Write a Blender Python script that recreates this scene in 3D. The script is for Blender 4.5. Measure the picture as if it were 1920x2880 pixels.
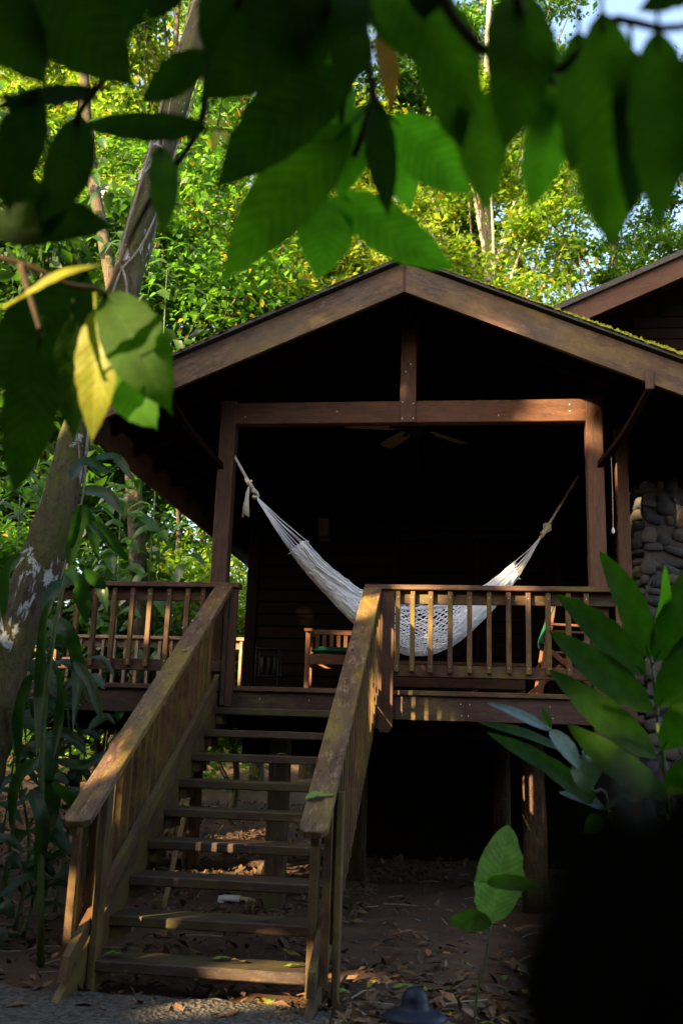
import bpy, bmesh, math, random
import numpy as np
from mathutils import Vector, Matrix
rad = math.radians
for o in list(bpy.data.objects): bpy.data.objects.remove(o, do_unlink=True)
SC = bpy.context.scene; COL = SC.collection

# ------------------------------------------------------------------ camera
CAM = Vector((2.0449, -7.9655, 1.3693))
YAW, PITCH, ROLL, FPX = rad(7.6523), rad(13.3821), rad(1.8942), 2726.84
FWD = Vector((-math.sin(YAW)*math.cos(PITCH), math.cos(YAW)*math.cos(PITCH), math.sin(PITCH)))
_r = Vector((math.cos(YAW), math.sin(YAW), 0)); _u = _r.cross(FWD)
RIGHT = _r*math.cos(ROLL) + _u*math.sin(ROLL)
UP = _u*math.cos(ROLL) - _r*math.sin(ROLL)
cd = bpy.data.cameras.new('camera'); cam = bpy.data.objects.new('camera', cd); COL.objects.link(cam)
m = Matrix.Identity(4)
for i in range(3):
    m[i][0] = RIGHT[i]; m[i][1] = UP[i]; m[i][2] = -FWD[i]; m[i][3] = CAM[i]
cam.matrix_world = m
cd.sensor_fit = 'VERTICAL'; cd.sensor_height = 36; cd.lens = FPX/2880*36
cd.clip_start = 0.05; cd.clip_end = 600
cd.dof.use_dof = True; cd.dof.focus_distance = 8.3; cd.dof.aperture_fstop = 2.9
SC.camera = cam
# ------------------------------------------------------------------ sky, sun, exposure
SUN_EL, SUN_AZ = 19.0, 40.0            # the sun stands low behind the viewer, a little to the left
TO_SUN = Vector((-math.sin(rad(SUN_AZ))*math.cos(rad(SUN_EL)), -math.cos(rad(SUN_AZ))*math.cos(rad(SUN_EL)), math.sin(rad(SUN_EL))))
w = bpy.data.worlds.new('World'); SC.world = w; w.use_nodes = True
nt = w.node_tree; nt.nodes.clear()
sky = nt.nodes.new('ShaderNodeTexSky'); sky.sky_type = 'NISHITA'; sky.sun_disc = False
sky.sun_elevation = rad(SUN_EL); sky.sun_rotation = rad(180+SUN_AZ); sky.dust_density = 5.0; sky.ozone_density = .6
bg = nt.nodes.new('ShaderNodeBackground'); bg.inputs[1].default_value = 0.125
wo = nt.nodes.new('ShaderNodeOutputWorld')
nt.links.new(sky.outputs[0], bg.inputs[0]); nt.links.new(bg.outputs[0], wo.inputs[0])
sd = bpy.data.lights.new('sun', 'SUN'); sd.energy = 5.0; sd.angle = rad(0.5); sd.color = (1.0, 0.73, 0.41)
sun = bpy.data.objects.new('sun', sd); COL.objects.link(sun)
sun.rotation_euler = (-TO_SUN).to_track_quat('-Z', 'Y').to_euler()
SC.view_settings.view_transform = 'Standard'; SC.view_settings.look = 'None'
SC.view_settings.gamma = 1.0; SC.view_settings.use_curve_mapping = False
SC.view_settings.exposure = 2.6
cy = SC.cycles
cy.use_denoising = True; cy.max_bounces = 7; cy.diffuse_bounces = 4; cy.glossy_bounces = 2
cy.transmission_bounces = 4; cy.transparent_max_bounces = 4
cy.caustics_reflective = False; cy.caustics_refractive = False; cy.sample_clamp_indirect = 6

# ------------------------------------------------------------------ helpers
rng = np.random.default_rng(7); random.seed(7)
def ray(x, y): return FWD + RIGHT*((x-960)/FPX) - UP*((y-1440)/FPX)
def at(x, y, Y):
    d = ray(x, y); return CAM + d*((Y-CAM.y)/d.y)
def ad(x, y, D): return CAM + ray(x, y)*D
def atx(x, y, X):
    d = ray(x, y); return CAM + d*((X-CAM.x)/d.x)

def tag(o, label=None, cat=None, group=None, kind=None):
    if label: o['label'] = label
    if cat: o['category'] = cat
    if group: o['group'] = group
    if kind: o['kind'] = kind
    return o
def empty(name, loc, label=None, cat=None, group=None, parent=None):
    o = bpy.data.objects.new(name, None); COL.objects.link(o); o.empty_display_size = .1
    o.location = loc
    if parent:
        o.parent = parent; o.matrix_parent_inverse = wm(parent).inverted()
    return tag(o, label, cat, group)
def wm(o):
    b = o.matrix_basis.copy()
    if o.parent: return wm(o.parent) @ o.matrix_parent_inverse @ b
    return b
def link(name, me, mat=None, parent=None, mw=None):
    o = bpy.data.objects.new(name, me); COL.objects.link(o)
    if mat is not None and len(me.materials) == 0: me.materials.append(mat)
    if mw is not None: o.matrix_basis = mw
    if parent:
        o.parent = parent; o.matrix_parent_inverse = wm(parent).inverted()
    return o
def mesh(name, verts, faces, smooth=False):
    me = bpy.data.meshes.new(name); me.from_pydata([tuple(v) for v in verts], [], faces); me.update()
    if smooth: me.shade_smooth()
    return me

def frame(a, b, up=(0, 0, 1)):
    a = Vector(a); b = Vector(b); x = (b-a).normalized(); z = Vector(up)
    if abs(x.dot(z)) > .985: z = Vector((0, -1, 0))
    y = z.cross(x).normalized(); z = x.cross(y)
    m = Matrix.Identity(4)
    for i in range(3): m[i][0] = x[i]; m[i][1] = y[i]; m[i][2] = z[i]; m[i][3] = (a[i]+b[i])/2
    return m
def board_mesh(L, w, t, c=.004):
    c = min(c, w*.2, t*.2); h, k = w/2, t/2
    ring = [(-h+c, -k), (h-c, -k), (h, -k+c), (h, k-c), (h-c, k), (-h+c, k), (-h, k-c), (-h, -k+c)]
    v = [(-L/2, y, z) for y, z in ring] + [(L/2, y, z) for y, z in ring]
    f = [tuple(range(7, -1, -1)), tuple(range(8, 16))]
    f += [(i, (i+1) % 8, (i+1) % 8+8, i+8) for i in range(8)]
    return mesh('board', v, f)
def board(name, a, b, w, t, mat, parent=None, up=(0, 0, 1), c=.004):
    """box from a to b; w = size across (horizontal for up=Z), t = size along up"""
    L = (Vector(b)-Vector(a)).length
    return link(name, board_mesh(L, w, t, c), mat, parent, frame(a, b, up))
def box(name, lo, hi, mat, parent=None, c=.004):
    """axis-aligned board whose longest side carries the grain"""
    lo = Vector(lo); hi = Vector(hi); d = hi-lo; ce = (lo+hi)/2
    ax = max(range(3), key=lambda i: d[i])
    if ax == 0: return board(name, (lo.x, ce.y, ce.z), (hi.x, ce.y, ce.z), d.y, d.z, mat, parent, c=c)
    if ax == 1: return board(name, (ce.x, lo.y, ce.z), (ce.x, hi.y, ce.z), d.x, d.z, mat, parent, c=c)
    return board(name, (ce.x, ce.y, lo.z), (ce.x, ce.y, hi.z), d.x, d.y, mat, parent, up=(0, -1, 0), c=c)
def tube_data(pts, radii, sides=6, caps=True, off=0, rough=0):
    pts = [Vector(p) for p in pts]; n = len(pts); V = []; F = []
    if not hasattr(radii, '__len__'): radii = [radii]*n
    ref = Vector((.3, .2, 1)).normalized()
    t0 = (pts[1]-pts[0]).normalized()
    if abs(t0.dot(ref)) > .9: ref = Vector((1, .1, 0)).normalized()
    u = (ref - t0*ref.dot(t0)).normalized()
    for i in range(n):
        t = (pts[min(i+1, n-1)]-pts[max(i-1, 0)]).normalized()
        u = (u - t*u.dot(t)).normalized(); v = t.cross(u)
        for k in range(sides):
            a = 2*math.pi*k/sides; r = radii[i]*(1+(random.uniform(-rough, rough) if rough else 0))
            V.append(pts[i]+u*(math.cos(a)*r)+v*(math.sin(a)*r))
    for i in range(n-1):
        for k in range(sides):
            k2 = (k+1) % sides
            F.append((off+i*sides+k, off+i*sides+k2, off+(i+1)*sides+k2, off+(i+1)*sides+k))
    if caps:
        F.append(tuple(off+k for k in reversed(range(sides)))); F.append(tuple(off+(n-1)*sides+k for k in range(sides)))
    return V, F
class MB:
    def __init__(s): s.V = []; s.F = []
    def tube(s, pts, r, sides=6, caps=True, rough=0):
        V, F = tube_data(pts, r, sides, caps, len(s.V), rough); s.V += V; s.F += F; return s
    def add(s, V, F):
        o = len(s.V); s.V += [Vector(v) for v in V]; s.F += [tuple(i+o for i in f) for f in F]; return s
    def build(s, name, mat, parent=None, smooth=True, origin=None):
        if origin is None: origin = sum(s.V, Vector())/len(s.V)
        origin = Vector(origin)
        me = mesh(name, [v-origin for v in s.V], s.F, smooth)
        return link(name, me, mat, parent, Matrix.Translation(origin))
def curve(pts, n):
    """Catmull-Rom through pts"""
    P = [Vector(p) for p in pts]; P = [P[0]*2-P[1]]+P+[P[-1]*2-P[-2]]; out = []
    m = len(P)-3
    for k in range(n+1):
        t = k/n*m; i = min(int(t), m-1); f = t-i
        a, b, c, d = P[i:i+4]
        out.append(.5*((2*b)+(c-a)*f+(2*a-5*b+4*c-d)*f*f+(3*b-a-3*c+d)*f**3))
    return out

# ------------------------------------------------------------------ materials
class NT:
    def __init__(s, name):
        s.m = bpy.data.materials.new(name); s.m.use_nodes = True; s.t = s.m.node_tree; s.t.nodes.clear()
        s.out = s.n('OutputMaterial')
    def n(s, kind, **kw):
        nd = s.t.nodes.new('ShaderNode'+kind)
        for k, v in kw.items(): setattr(nd, k, v)
        return nd
    def l(s, a, b): s.t.links.new(a, b)
    def val(s, sock, v):
        if hasattr(v, 'is_output') or hasattr(v, 'is_linked'): s.l(v, sock)
        else: sock.default_value = v
    def noise(s, vec, scale, detail=4, rough=.55, dist=0):
        nd = s.n('TexNoise'); s.l(vec, nd.inputs['Vector'])
        nd.inputs['Scale'].default_value = scale; nd.inputs['Detail'].default_value = detail
        nd.inputs['Roughness'].default_value = rough; nd.inputs['Distortion'].default_value = dist
        return nd.outputs['Fac']
    def ramp(s, fac, a, b, lo=(0, 0, 0, 1), hi=(1, 1, 1, 1), mid=None):
        nd = s.n('ValToRGB'); s.l(fac, nd.inputs[0]); e = nd.color_ramp.elements
        e[0].position = a; e[1].position = b; e[0].color = lo; e[1].color = hi
        if mid:
            x = nd.color_ramp.elements.new(mid[0]); x.color = mid[1]
        return nd.outputs[0]
    def mix(s, f, a, b, mode='MIX'):
        nd = s.n('Mix', data_type='RGBA', blend_type=mode)
        s.val(nd.inputs[0], f); s.val(nd.inputs[6], a); s.val(nd.inputs[7], b); return nd.outputs[2]
    def math(s, op, a, b=0.):
        nd = s.n('Math', operation=op); s.val(nd.inputs[0], a); s.val(nd.inputs[1], b); return nd.outputs[0]
    def coord(s, scale=(1, 1, 1), rand=0., out='Object'):
        tc = s.n('TexCoord'); mp = s.n('Mapping'); mp.inputs['Scale'].default_value = scale
        s.l(tc.outputs[out], mp.inputs['Vector'])
        if rand:
            oi = s.n('ObjectInfo'); cx = s.n('CombineXYZ'); q = s.math('MULTIPLY', oi.outputs['Random'], rand)
            s.l(q, cx.inputs[0]); s.l(q, cx.inputs[1]); s.l(q, cx.inputs[2]); s.l(cx.outputs[0], mp.inputs['Location'])
        return mp.outputs[0]
    def bump(s, h, strength, dist=.01):
        b = s.n('Bump'); b.inputs['Strength'].default_value = strength; b.inputs['Distance'].default_value = dist
        s.l(h, b.inputs['Height']); return b.outputs[0]
    def bsdf(s, col, rough=.6, normal=None, spec=.4, sheen=0):
        p = s.n('BsdfPrincipled'); s.val(p.inputs['Base Color'], col); s.val(p.inputs['Roughness'], rough)
        p.inputs['Specular IOR Level'].default_value = spec
        if normal is not None: s.l(normal, p.inputs['Normal'])
        return p.outputs[0]
    def done(s, shader): s.l(shader, s.out.inputs[0]); return s.m
def c4(r, g, b): return (r, g, b, 1)
def var(col, k): return c4(*[min(1, x*k) for x in col])

def wood(name, col, grey=.25, moss=.0, wear=.3, rough=.6, mosscol=(.17, .15, .02), rand=1.0, spec=.25):
    """stained board: grain along local X, tint per board, weathered greying, patches of moss"""
    t = NT(name)
    v = t.coord((1.0, 9, 9), 43.); v2 = t.coord((1, 1, 1), 17.)
    g = t.noise(v, 4.2, 7, .72, .8)
    fine = t.noise(t.coord((2.5, 60, 60), 11.), 8, 3, .6)
    base = t.ramp(g, .28, .75, var(col, .42), var(col, 1.5), (.5, var(col, .95)))
    oi = t.n('ObjectInfo')
    tint = t.ramp(oi.outputs['Random'], 0, 1, c4(.62, .62, .66), c4(1.3, 1.22, 1.08))
    base = t.mix(rand, base, t.mix(1., base, tint, 'MULTIPLY'))
    wn = t.ramp(t.noise(v2, 2.3, 5, .6), .42, .68)
    avg = sum(col)/3
    base = t.mix(t.math('MULTIPLY', wn, grey), base, c4(avg*1.85, avg*1.65, avg*1.4))
    pale = t.ramp(t.noise(t.coord((2, 6, 6), 29.), 4.5, 8, .8), .53, .60)
    base = t.mix(t.math('MULTIPLY', pale, wear), base, var((col[0], col[1]*1.2, col[2]*1.3), 2.3))
    dark = t.ramp(t.noise(t.coord((1.5, 4.5, 4.5), 5.), 3.6, 8, .82), .52, .60)
    base = t.mix(t.math('MULTIPLY', dark, .75*wear+.15), base, var(col, .22))
    if moss:
        mn = t.ramp(t.noise(t.coord((1.1, 2.5, 2.5), 71.), 1.9, 5, .62), .62-.32*moss, .86-.3*moss)
        base = t.mix(t.math('MULTIPLY', mn, .85), base, t.mix(t.noise(v2, 30, 2), c4(*[x*.6 for x in mosscol]), c4(*[x*1.5 for x in mosscol])))
    h = t.math('ADD', g, t.math('MULTIPLY', fine, .6))
    r = t.math('ADD', t.math('MULTIPLY', g, .25), rough-.12)
    return t.done(t.bsdf(base, r, t.bump(h, .4, .008), spec))

def leafmat(name, col, tcol, k=.5, rough=.38, spec=.45, varh=.5, veins=0, yellow=.0, spots=0.):
    """leaf: reflecting face plus light coming through; every leaf its own tint"""
    t = NT(name)
    geo = t.n('NewGeometry'); r = geo.outputs['Random Per Island']
    if veins: r = t.n('ObjectInfo').outputs['Random']
    f = t.ramp(r, 0, 1, c4(1-.5*varh, 1-.45*varh, 1-.3*varh), c4(1+.7*varh, 1+.45*varh, 1+.2*varh))
    A = t.mix(1., c4(*col), f, 'MULTIPLY'); B = t.mix(1., c4(*tcol), f, 'MULTIPLY')
    if yellow:
        r2 = t.math('FRACT', t.math('MULTIPLY', r, 37.31)); y = t.ramp(r2, 1-yellow, 1-yellow+.01)
        A = t.mix(y, A, c4(.30, .23, .02)); B = t.mix(y, B, c4(.58, .42, .02))
    nrm = None
    if veins:
        uv = t.n('UVMap'); sp = t.n('SeparateXYZ'); t.l(uv.outputs[0], sp.inputs[0])
        av = t.math('ABSOLUTE', t.math('SUBTRACT', sp.outputs[1], .5))
        ph = t.math('MULTIPLY', t.math('SUBTRACT', sp.outputs[0], t.math('MULTIPLY', av, .32)), veins*6.2832)
        s = t.math('POWER', t.math('ADD', t.math('MULTIPLY', t.math('SINE', ph), .5), .5), 6)
        mid = t.ramp(av, .008, .03, c4(1, 1, 1), c4(0, 0, 0))
        band = t.math('ADD', t.math('MULTIPLY', t.math('SINE', t.math('ADD', ph, 2.2)), .11), .95)
        vv = t.math('MAXIMUM', t.math('MULTIPLY', s, .45), mid)
        co = t.coord((1, 1, 1), 9.)
        bl = t.ramp(t.noise(co, 22, 4), .35, .7, c4(.72, .72, .7), c4(1.15, 1.15, 1.1))
        A = t.mix(1., A, bl, 'MULTIPLY'); B = t.mix(1., B, bl, 'MULTIPLY')
        if veins > 2:
            cb = t.n('CombineColor'); [t.l(band, cb.inputs[q]) for q in range(3)]
            A = t.mix(1., A, cb.outputs[0], 'MULTIPLY'); B = t.mix(1., B, cb.outputs[0], 'MULTIPLY')
        A = t.mix(t.math('MULTIPLY', vv, .5), A, c4(*[min(1, x*1.9) for x in col]))
        B = t.mix(t.math('MULTIPLY', vv, .35), B, c4(*[x*.55 for x in tcol]))
        if spots:
            sn = t.ramp(t.noise(co, 38, 4, .75), .64, .69)
            A = t.mix(t.math('MULTIPLY', sn, spots), A, c4(.12, .06, .01)); B = t.mix(t.math('MULTIPLY', sn, spots), B, c4(.1, .05, .01))
        nrm = t.bump(t.math('ADD', s, t.noise(co, 90, 2)), .25, .002)
    p = t.bsdf(A, rough, nrm, spec)
    tr = t.n('BsdfTranslucent'); t.l(B, tr.inputs[0])
    mx = t.n('MixShader'); mx.inputs[0].default_value = k; t.l(p, mx.inputs[1]); t.l(tr.outputs[0], mx.inputs[2])
    return t.done(mx.outputs[0])

def plain(name, col, rough=.6, spec=.4, nscale=20, amt=.25, bump=.1, metal=0):
    t = NT(name); v = t.coord((1, 1, 1), 13.)
    n = t.noise(v, nscale, 5, .6)
    c = t.ramp(n, .25, .75, var(col, 1-amt), var(col, 1+amt))
    p = t.n('BsdfPrincipled'); t.l(c, p.inputs['Base Color']); p.inputs['Roughness'].default_value = rough
    p.inputs['Specular IOR Level'].default_value = spec; p.inputs['Metallic'].default_value = metal
    t.l(t.bump(n, bump, .01), p.inputs['Normal'])
    return t.done(p.outputs[0])

def bark(name, col, moss=(.05, .065, .012), mossamt=.5, lichen=.35):
    t = NT(name); v = t.coord((1, 1, 1), 13.)
    n1 = t.noise(t.coord((1, 1, .3), 13.), 26, 7, .7, .4); n2 = t.noise(v, 3.2, 5, .6); n3 = t.noise(v, 2.1, 6, .65, .5)
    c = t.ramp(n1, .3, .72, var(col, .35), var(col, 1.5))
    c = t.mix(t.math('MULTIPLY', t.ramp(n2, .40, .62), mossamt), c, t.mix(n1, c4(*[x*.5 for x in moss]), c4(*[x*1.6 for x in moss])))
    li = t.ramp(t.noise(t.coord((1, 1, .6), 31.), 5.2, 6, .68, .8), .575, .605)
    c = t.mix(t.math('MULTIPLY', li, lichen), c, c4(.5, .52, .5))
    h = t.math('ADD', n1, t.math('MULTIPLY', n3, 1.5))
    return t.done(t.bsdf(c, .85, t.bump(h, 1.0, .05), .2))

M = {}
M['rake'] = wood('rake_board_wood', (.074, .040, .022), grey=.4, moss=.48, wear=.5, mosscol=(.15, .10, .025), rand=.4)
M['post'] = wood('post_wood', (.072, .030, .014), grey=.15, wear=.2, rand=.5)
M['beam'] = wood('beam_wood', (.084, .033, .014), grey=.12, wear=.25, rand=.4)
M['rail'] = wood('rail_wood', (.072, .032, .019), grey=.35, moss=.38, wear=.35, mosscol=(.14, .11, .02))
M['balus'] = wood('baluster_wood', (.085, .036, .02), grey=.25, moss=.75, wear=.35, mosscol=(.14, .095, .016))
M['hand'] = wood('handrail_wood', (.12, .062, .03), grey=.3, moss=.50, wear=.95, mosscol=(.20, .135, .016), rough=.62, rand=.3)
M['stair'] = wood('stair_wood', (.07, .038, .02), grey=.25, moss=.62, wear=.45, mosscol=(.13, .10, .02))
M['tread'] = wood('tread_wood', (.056, .034, .022), grey=.35, moss=.5, wear=.5, mosscol=(.075, .065, .016))
M['rim'] = wood('rim_wood', (.055, .025, .017), grey=.3, moss=.2, wear=.25, mosscol=(.13, .11, .015))
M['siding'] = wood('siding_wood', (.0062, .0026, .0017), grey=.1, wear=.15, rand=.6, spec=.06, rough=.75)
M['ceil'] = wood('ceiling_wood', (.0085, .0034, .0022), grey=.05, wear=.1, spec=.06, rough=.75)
M['furn'] = wood('furniture_wood', (.15, .058, .02), grey=.1, wear=.15, rough=.45, rand=.4)
M['fan'] = wood('fan_blade_wood', (.36, .24, .12), grey=.1, wear=.1, rand=.2)
M['sunrail'] = wood('sunlit_rail_wood', (.21, .13, .08), grey=.5, moss=.1, wear=.3)  # lighter copy of the rail wood, sunlight painted into its colour
M['shingle'] = plain('roof_shingle', (.055, .052, .05), .9, .2, 40, .5, .4)
M['moss'] = plain('roof_moss', (.20, .21, .014), .95, .1, 60, .6, .5)
M['green'] = plain('green_canvas', (.008, .085, .045), .85, .15, 120, .2, .2)
M['rope'] = plain('hammock_cord', (.84, .85, .90), .8, .2, 200, .12, .2)
M['jute'] = plain('hanging_rope', (.62, .57, .44), .85, .15, 150, .25, .3)
M['metal'] = plain('dark_metal', (.012, .012, .013), .6, .12, 40, .3, .05)
M['bluemetal'] = plain('path_light_paint', (.003, .006, .018), .5, .25, 60, .3, .03)
M['pvc'] = plain('grey_pipe', (.42, .43, .42), .5, .4, 30, .15, .05)
M['pvc_y'] = plain('yellowed_pipe', (.38, .30, .14), .55, .4, 30, .2, .05)
M['bamboo'] = plain('bamboo_cane', (.20, .14, .06), .5, .4, 25, .3, .1)
M['nail'] = plain('nail_head', (.5, .5, .5), .4, .6, 30, .1, 0)
M['log'] = bark('log_bark', (.10, .055, .035), mossamt=.25, lichen=.05)
M['bark1'] = bark('mossy_bark', (.10, .072, .048), moss=(.085, .09, .018), mossamt=.9, lichen=1.0)
M['bark2'] = bark('forest_bark', (.09, .065, .045), mossamt=.6, lichen=.15)
M['pale'] = bark('pale_bark', (.45, .38, .30), mossamt=.1, lichen=.3)
M['vine'] = plain('vine_stem', (.20, .17, .12), .8, .2, 40, .4, .3)
M['stem'] = plain('green_stem', (.05, .08, .02), .5, .4, 30, .3, .1)
M['twig'] = plain('twig_bark', (.05, .035, .02), .8, .2, 40, .4, .3)
M['leaf_dark'] = leafmat('shaded_leaf', (.013, .034, .003), (.036, .12, .003), .42, .6, .08, .4, veins=13, spots=.5)  # same leaf, shade painted into a darker colour
M['leaf_mid'] = leafmat('half_lit_leaf', (.024, .062, .004), (.11, .33, .006), .5, .6, .1, .35, veins=13, spots=.3)  # same leaf, in-between copy with part of the light in its colour
M['leaf_backlit'] = leafmat('backlit_leaf', (.04, .11, .008), (.17, .60, .012), .62, .6, .1, .25, veins=13)  # same leaf, light coming through painted into a brighter, more translucent copy
M['leaf_brown'] = leafmat('reddish_new_leaf', (.11, .06, .012), (.40, .20, .02), .5, .4, .35, .2, veins=13)
M['leaf_yel'] = leafmat('yellowing_leaf', (.27, .29, .02), (.5, .55, .03), .5, .45, .35, .2, veins=13, spots=.6)
M['ginger'] = leafmat('ginger_leaf', (.014, .044, .003), (.055, .20, .004), .45, .55, .12, .3, veins=30)
M['ginger_g'] = leafmat('sky_sheen_ginger_leaf', (.085, .15, .11), (.10, .28, .05), .25, .22, .9, .3, veins=30)  # glossy leaf; pale bluish base colour paints in the sky reflection
M['cala'] = leafmat('broad_pale_leaf', (.13, .26, .06), (.26, .55, .07), .4, .4, .35, .1, veins=16)
M['strap'] = leafmat('strap_leaf', (.012, .038, .008), (.04, .14, .012), .35, .4, .3, .5, veins=1)
M['philo'] = leafmat('philodendron_leaf', (.035, .085, .012), (.12, .34, .02), .45, .3, .5, .5, veins=8)
M['f_a'] = leafmat('forest_leaf_light', (.078, .15, .012), (.26, .46, .018), .5, .5, .3, .8, yellow=.06)
M['f_b'] = leafmat('forest_leaf_green', (.036, .10, .012), (.12, .32, .015), .5, .45, .35, .8, yellow=.03)
M['f_c'] = leafmat('forest_leaf_golden', (.10, .16, .013), (.32, .46, .02), .5, .5, .3, .9, yellow=.05)
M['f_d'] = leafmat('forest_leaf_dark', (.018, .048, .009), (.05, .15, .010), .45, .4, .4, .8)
M['f_dry'] = leafmat('forest_leaf_dry', (.20, .16, .07), (.35, .26, .08), .4, .6, .3, .8)
M['canopy'] = leafmat('canopy_leaf', (.03, .06, .01), (.03, .06, .005), .25, .5, .3, .5)
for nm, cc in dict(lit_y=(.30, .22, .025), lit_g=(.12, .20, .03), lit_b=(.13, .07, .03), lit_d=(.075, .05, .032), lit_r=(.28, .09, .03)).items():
    M[nm] = plain('fallen_leaf_'+nm[-1], cc, .6, .35, 60, .4, .1)

def ground_mat():
    t = NT('forest_earth'); v = t.coord()
    n = t.noise(v, 1.3, 6, .6); f = t.noise(v, 60, 5, .7); mid = t.noise(v, 9, 5, .65)
    c = t.ramp(n, .3, .7, c4(.075, .041, .025), c4(.135, .078, .048))
    c = t.mix(t.math('MULTIPLY', t.ramp(mid, .5, .7), .5), c, c4(.055, .038, .026))
    vo = t.n('TexVoronoi'); t.l(v, vo.inputs['Vector']); vo.inputs['Scale'].default_value = 55
    peb = t.ramp(vo.outputs['Distance'], .12, .3, c4(1.5, 1.45, 1.4), c4(.85, .85, .85))
    c = t.mix(.7, c, t.mix(1., c, peb, 'MULTIPLY'))
    c = t.mix(t.math('MULTIPLY', t.ramp(f, .45, .75), .5), c, c4(.05, .035, .026))
    return t.done(t.bsdf(c, .95, t.bump(t.math('ADD', f, mid), .7, .02), .15))
def gravel_mat():
    t = NT('gravel_concrete'); v = t.coord()
    vo = t.n('TexVoronoi'); t.l(v, vo.inputs['Vector']); vo.inputs['Scale'].default_value = 42
    c = t.mix(.8, t.ramp(t.noise(v, 3, 5), .3, .7, c4(.04, .032, .024), c4(.075, .062, .048)), t.ramp(vo.outputs['Color'], .1, .9, c4(.025, .022, .018), c4(.12, .11, .09)))
    return t.done(t.bsdf(c, .9, t.bump(vo.outputs['Distance'], .9, .02), .2))
def stone_mat():
    t = NT('field_stone'); v = t.coord((1, 1, 1), 31.)
    oi = t.n('ObjectInfo')
    b = t.ramp(oi.outputs['Random'], 0, 1, c4(.032, .037, .045), c4(.095, .078, .06), (.5, c4(.055, .058, .064)))
    n = t.noise(v, 9, 7, .7)
    c = t.mix(1., b, t.ramp(n, .25, .75, c4(.45, .45, .45), c4(1.5, 1.5, 1.5)), 'MULTIPLY')
    c = t.mix(t.ramp(t.noise(v, 4, 5), .6, .75), c, c4(.05, .06, .025))
    return t.done(t.bsdf(c, .85, t.bump(n, .6, .03), .25))
M['earth'] = ground_mat(); M['gravel'] = gravel_mat(); M['stone'] = stone_mat()
M['mortar'] = plain('mortar', (.055, .052, .05), .95, .1, 30, .4, .4)

# ================================================================== SETTING: ground
def ground_z(x, y):
    z = 0.0
    if y > 5: z += .07*(y-5)+.0022*(y-5)**2
    if x < -3 : z += .05*(-3-x)
    return z
def build_ground():
    xs = np.concatenate([np.linspace(-300, -22, 10), np.linspace(-20, -3, 35), np.linspace(-2.9, 7, 100), np.linspace(7.5, 20, 20), np.linspace(24, 300, 10)])
    ys = np.concatenate([np.linspace(-300, -14, 10), np.linspace(-12, -4, 20), np.linspace(-3.9, 5, 100), np.linspace(5.3, 24, 60), np.linspace(26, 60, 12), np.linspace(70, 300, 6)])
    V = []
    for y in ys:
        for x in xs:
            z = ground_z(x, min(y, 45))
            if -4 < x < 7 and -4 < y < 8:
                z += .018*math.sin(3.1*x+1.7*y)*math.sin(2.3*y-x)+.010*math.sin(9*x+3*y)+random.uniform(-.006, .006)
            else: z += random.uniform(-.03, .03)
            V.append((x, y, z))
    n = len(xs); F = [(j*n+i, j*n+i+1, (j+1)*n+i+1, (j+1)*n+i) for j in range(len(ys)-1) for i in range(n-1)]
    tag(link('ground', mesh('ground', V, F, True), M['earth']), kind='structure')
build_ground()
pv = []; pf = []
def slab():
    me = bmesh.new(); N = 26
    pts = [(-1.0, -2.62)]+[(-1.0+i*(2.35)/N, -2.60+random.uniform(-.02, .02)) for i in range(1, N)]+[(1.36, -2.62), (1.30, -4.6), (-1.2, -4.6)]
    top = [me.verts.new((x, y, .045+random.uniform(-.004, .004))) for x, y in pts]; bot = [me.verts.new((x, y, -.08)) for x, y in pts]
    me.faces.new(top)
    for i in range(len(pts)):
        j = (i+1) % len(pts); me.faces.new((top[j], top[i], bot[i], bot[j]))
    bmesh.ops.recalc_face_normals(me, faces=me.faces)
    m_ = bpy.data.meshes.new('path'); me.to_mesh(m_); me.free()
    tag(link('path', m_, M['gravel']), kind='structure')
slab()

# ================================================================== CABIN
H = 1.8; XA = 1.5217; SL = .4326; ZA = 4.985; YR = -.658
EL_, ER_ = -1.10, 2*XA+1.10
def rz(x): return ZA-SL*abs(x-XA)
cabin = empty('wooden_cabin', (XA, 2.9, 0), 'dark brown wooden cabin with a gabled porch roof on posts above the stairs', 'cabin')
# posts, tie beam, king post, braces
PY = .0443
for x0 in (-.1485, 3.0302):
    box('porch_post', (x0, PY, 1.42), (x0+.14, PY+.14, rz(x0+.07)+.02), M['post'], cabin, .008)
box('tie_beam', (-.0085, PY+.004, 4.094), (3.0302, PY+.104, 4.2936), M['beam'], cabin, .006)
box('king_post', (1.452, PY-.03, 4.09), (1.592, PY+.09, 5.03), M['beam'], cabin, .006)
b_ = box('back_post', (3.345, .56, 0), (3.45, .66, 4.2), M['post'], cabin, .006)
for x0 in (-.0785, 3.1):
    s = -1 if x0 < 1 else 1
    xb = x0+s*.33; a_ = (x0, PY+.02, 3.62); c_ = (xb+s*.0, YR+.06, rz(xb)-.02)
    pts = curve([(x0+s*.03, PY+.02, 3.70), ((x0*.45+xb*.55), -.30, 3.86), (xb, YR+.03, rz(xb)-.05)], 8)
    g = MB()
    for i in range(len(pts)-1): pass
    V = []; F = []
    for i, p in enumerate(pts):
        d = (pts[min(i+1, 8)]-pts[max(i-1, 0)]).normalized(); n = Vector((1, 0, 0)); n = (n-d*n.dot(d)).normalized(); u = d.cross(n)
        for sx, su in ((-1, -1), (1, -1), (1, 1), (-1, 1)): V.append(p+n*(.022*sx)+u*(.026*su))
    for i in range(8):
        for k in range(4): F.append((i*4+k, i*4+(k+1) % 4, i*4+4+(k+1) % 4, i*4+4+k))
    F += [(3, 2, 1, 0), (32, 33, 34, 35)]
    MB().add(V, F).build('brace', M['ceil'], cabin, smooth=False)
    box('brace_block', (xb-.032, YR-.03, rz(xb)-.06), (xb+.032, YR-.004, rz(xb)+.10), M['post'], cabin)
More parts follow.
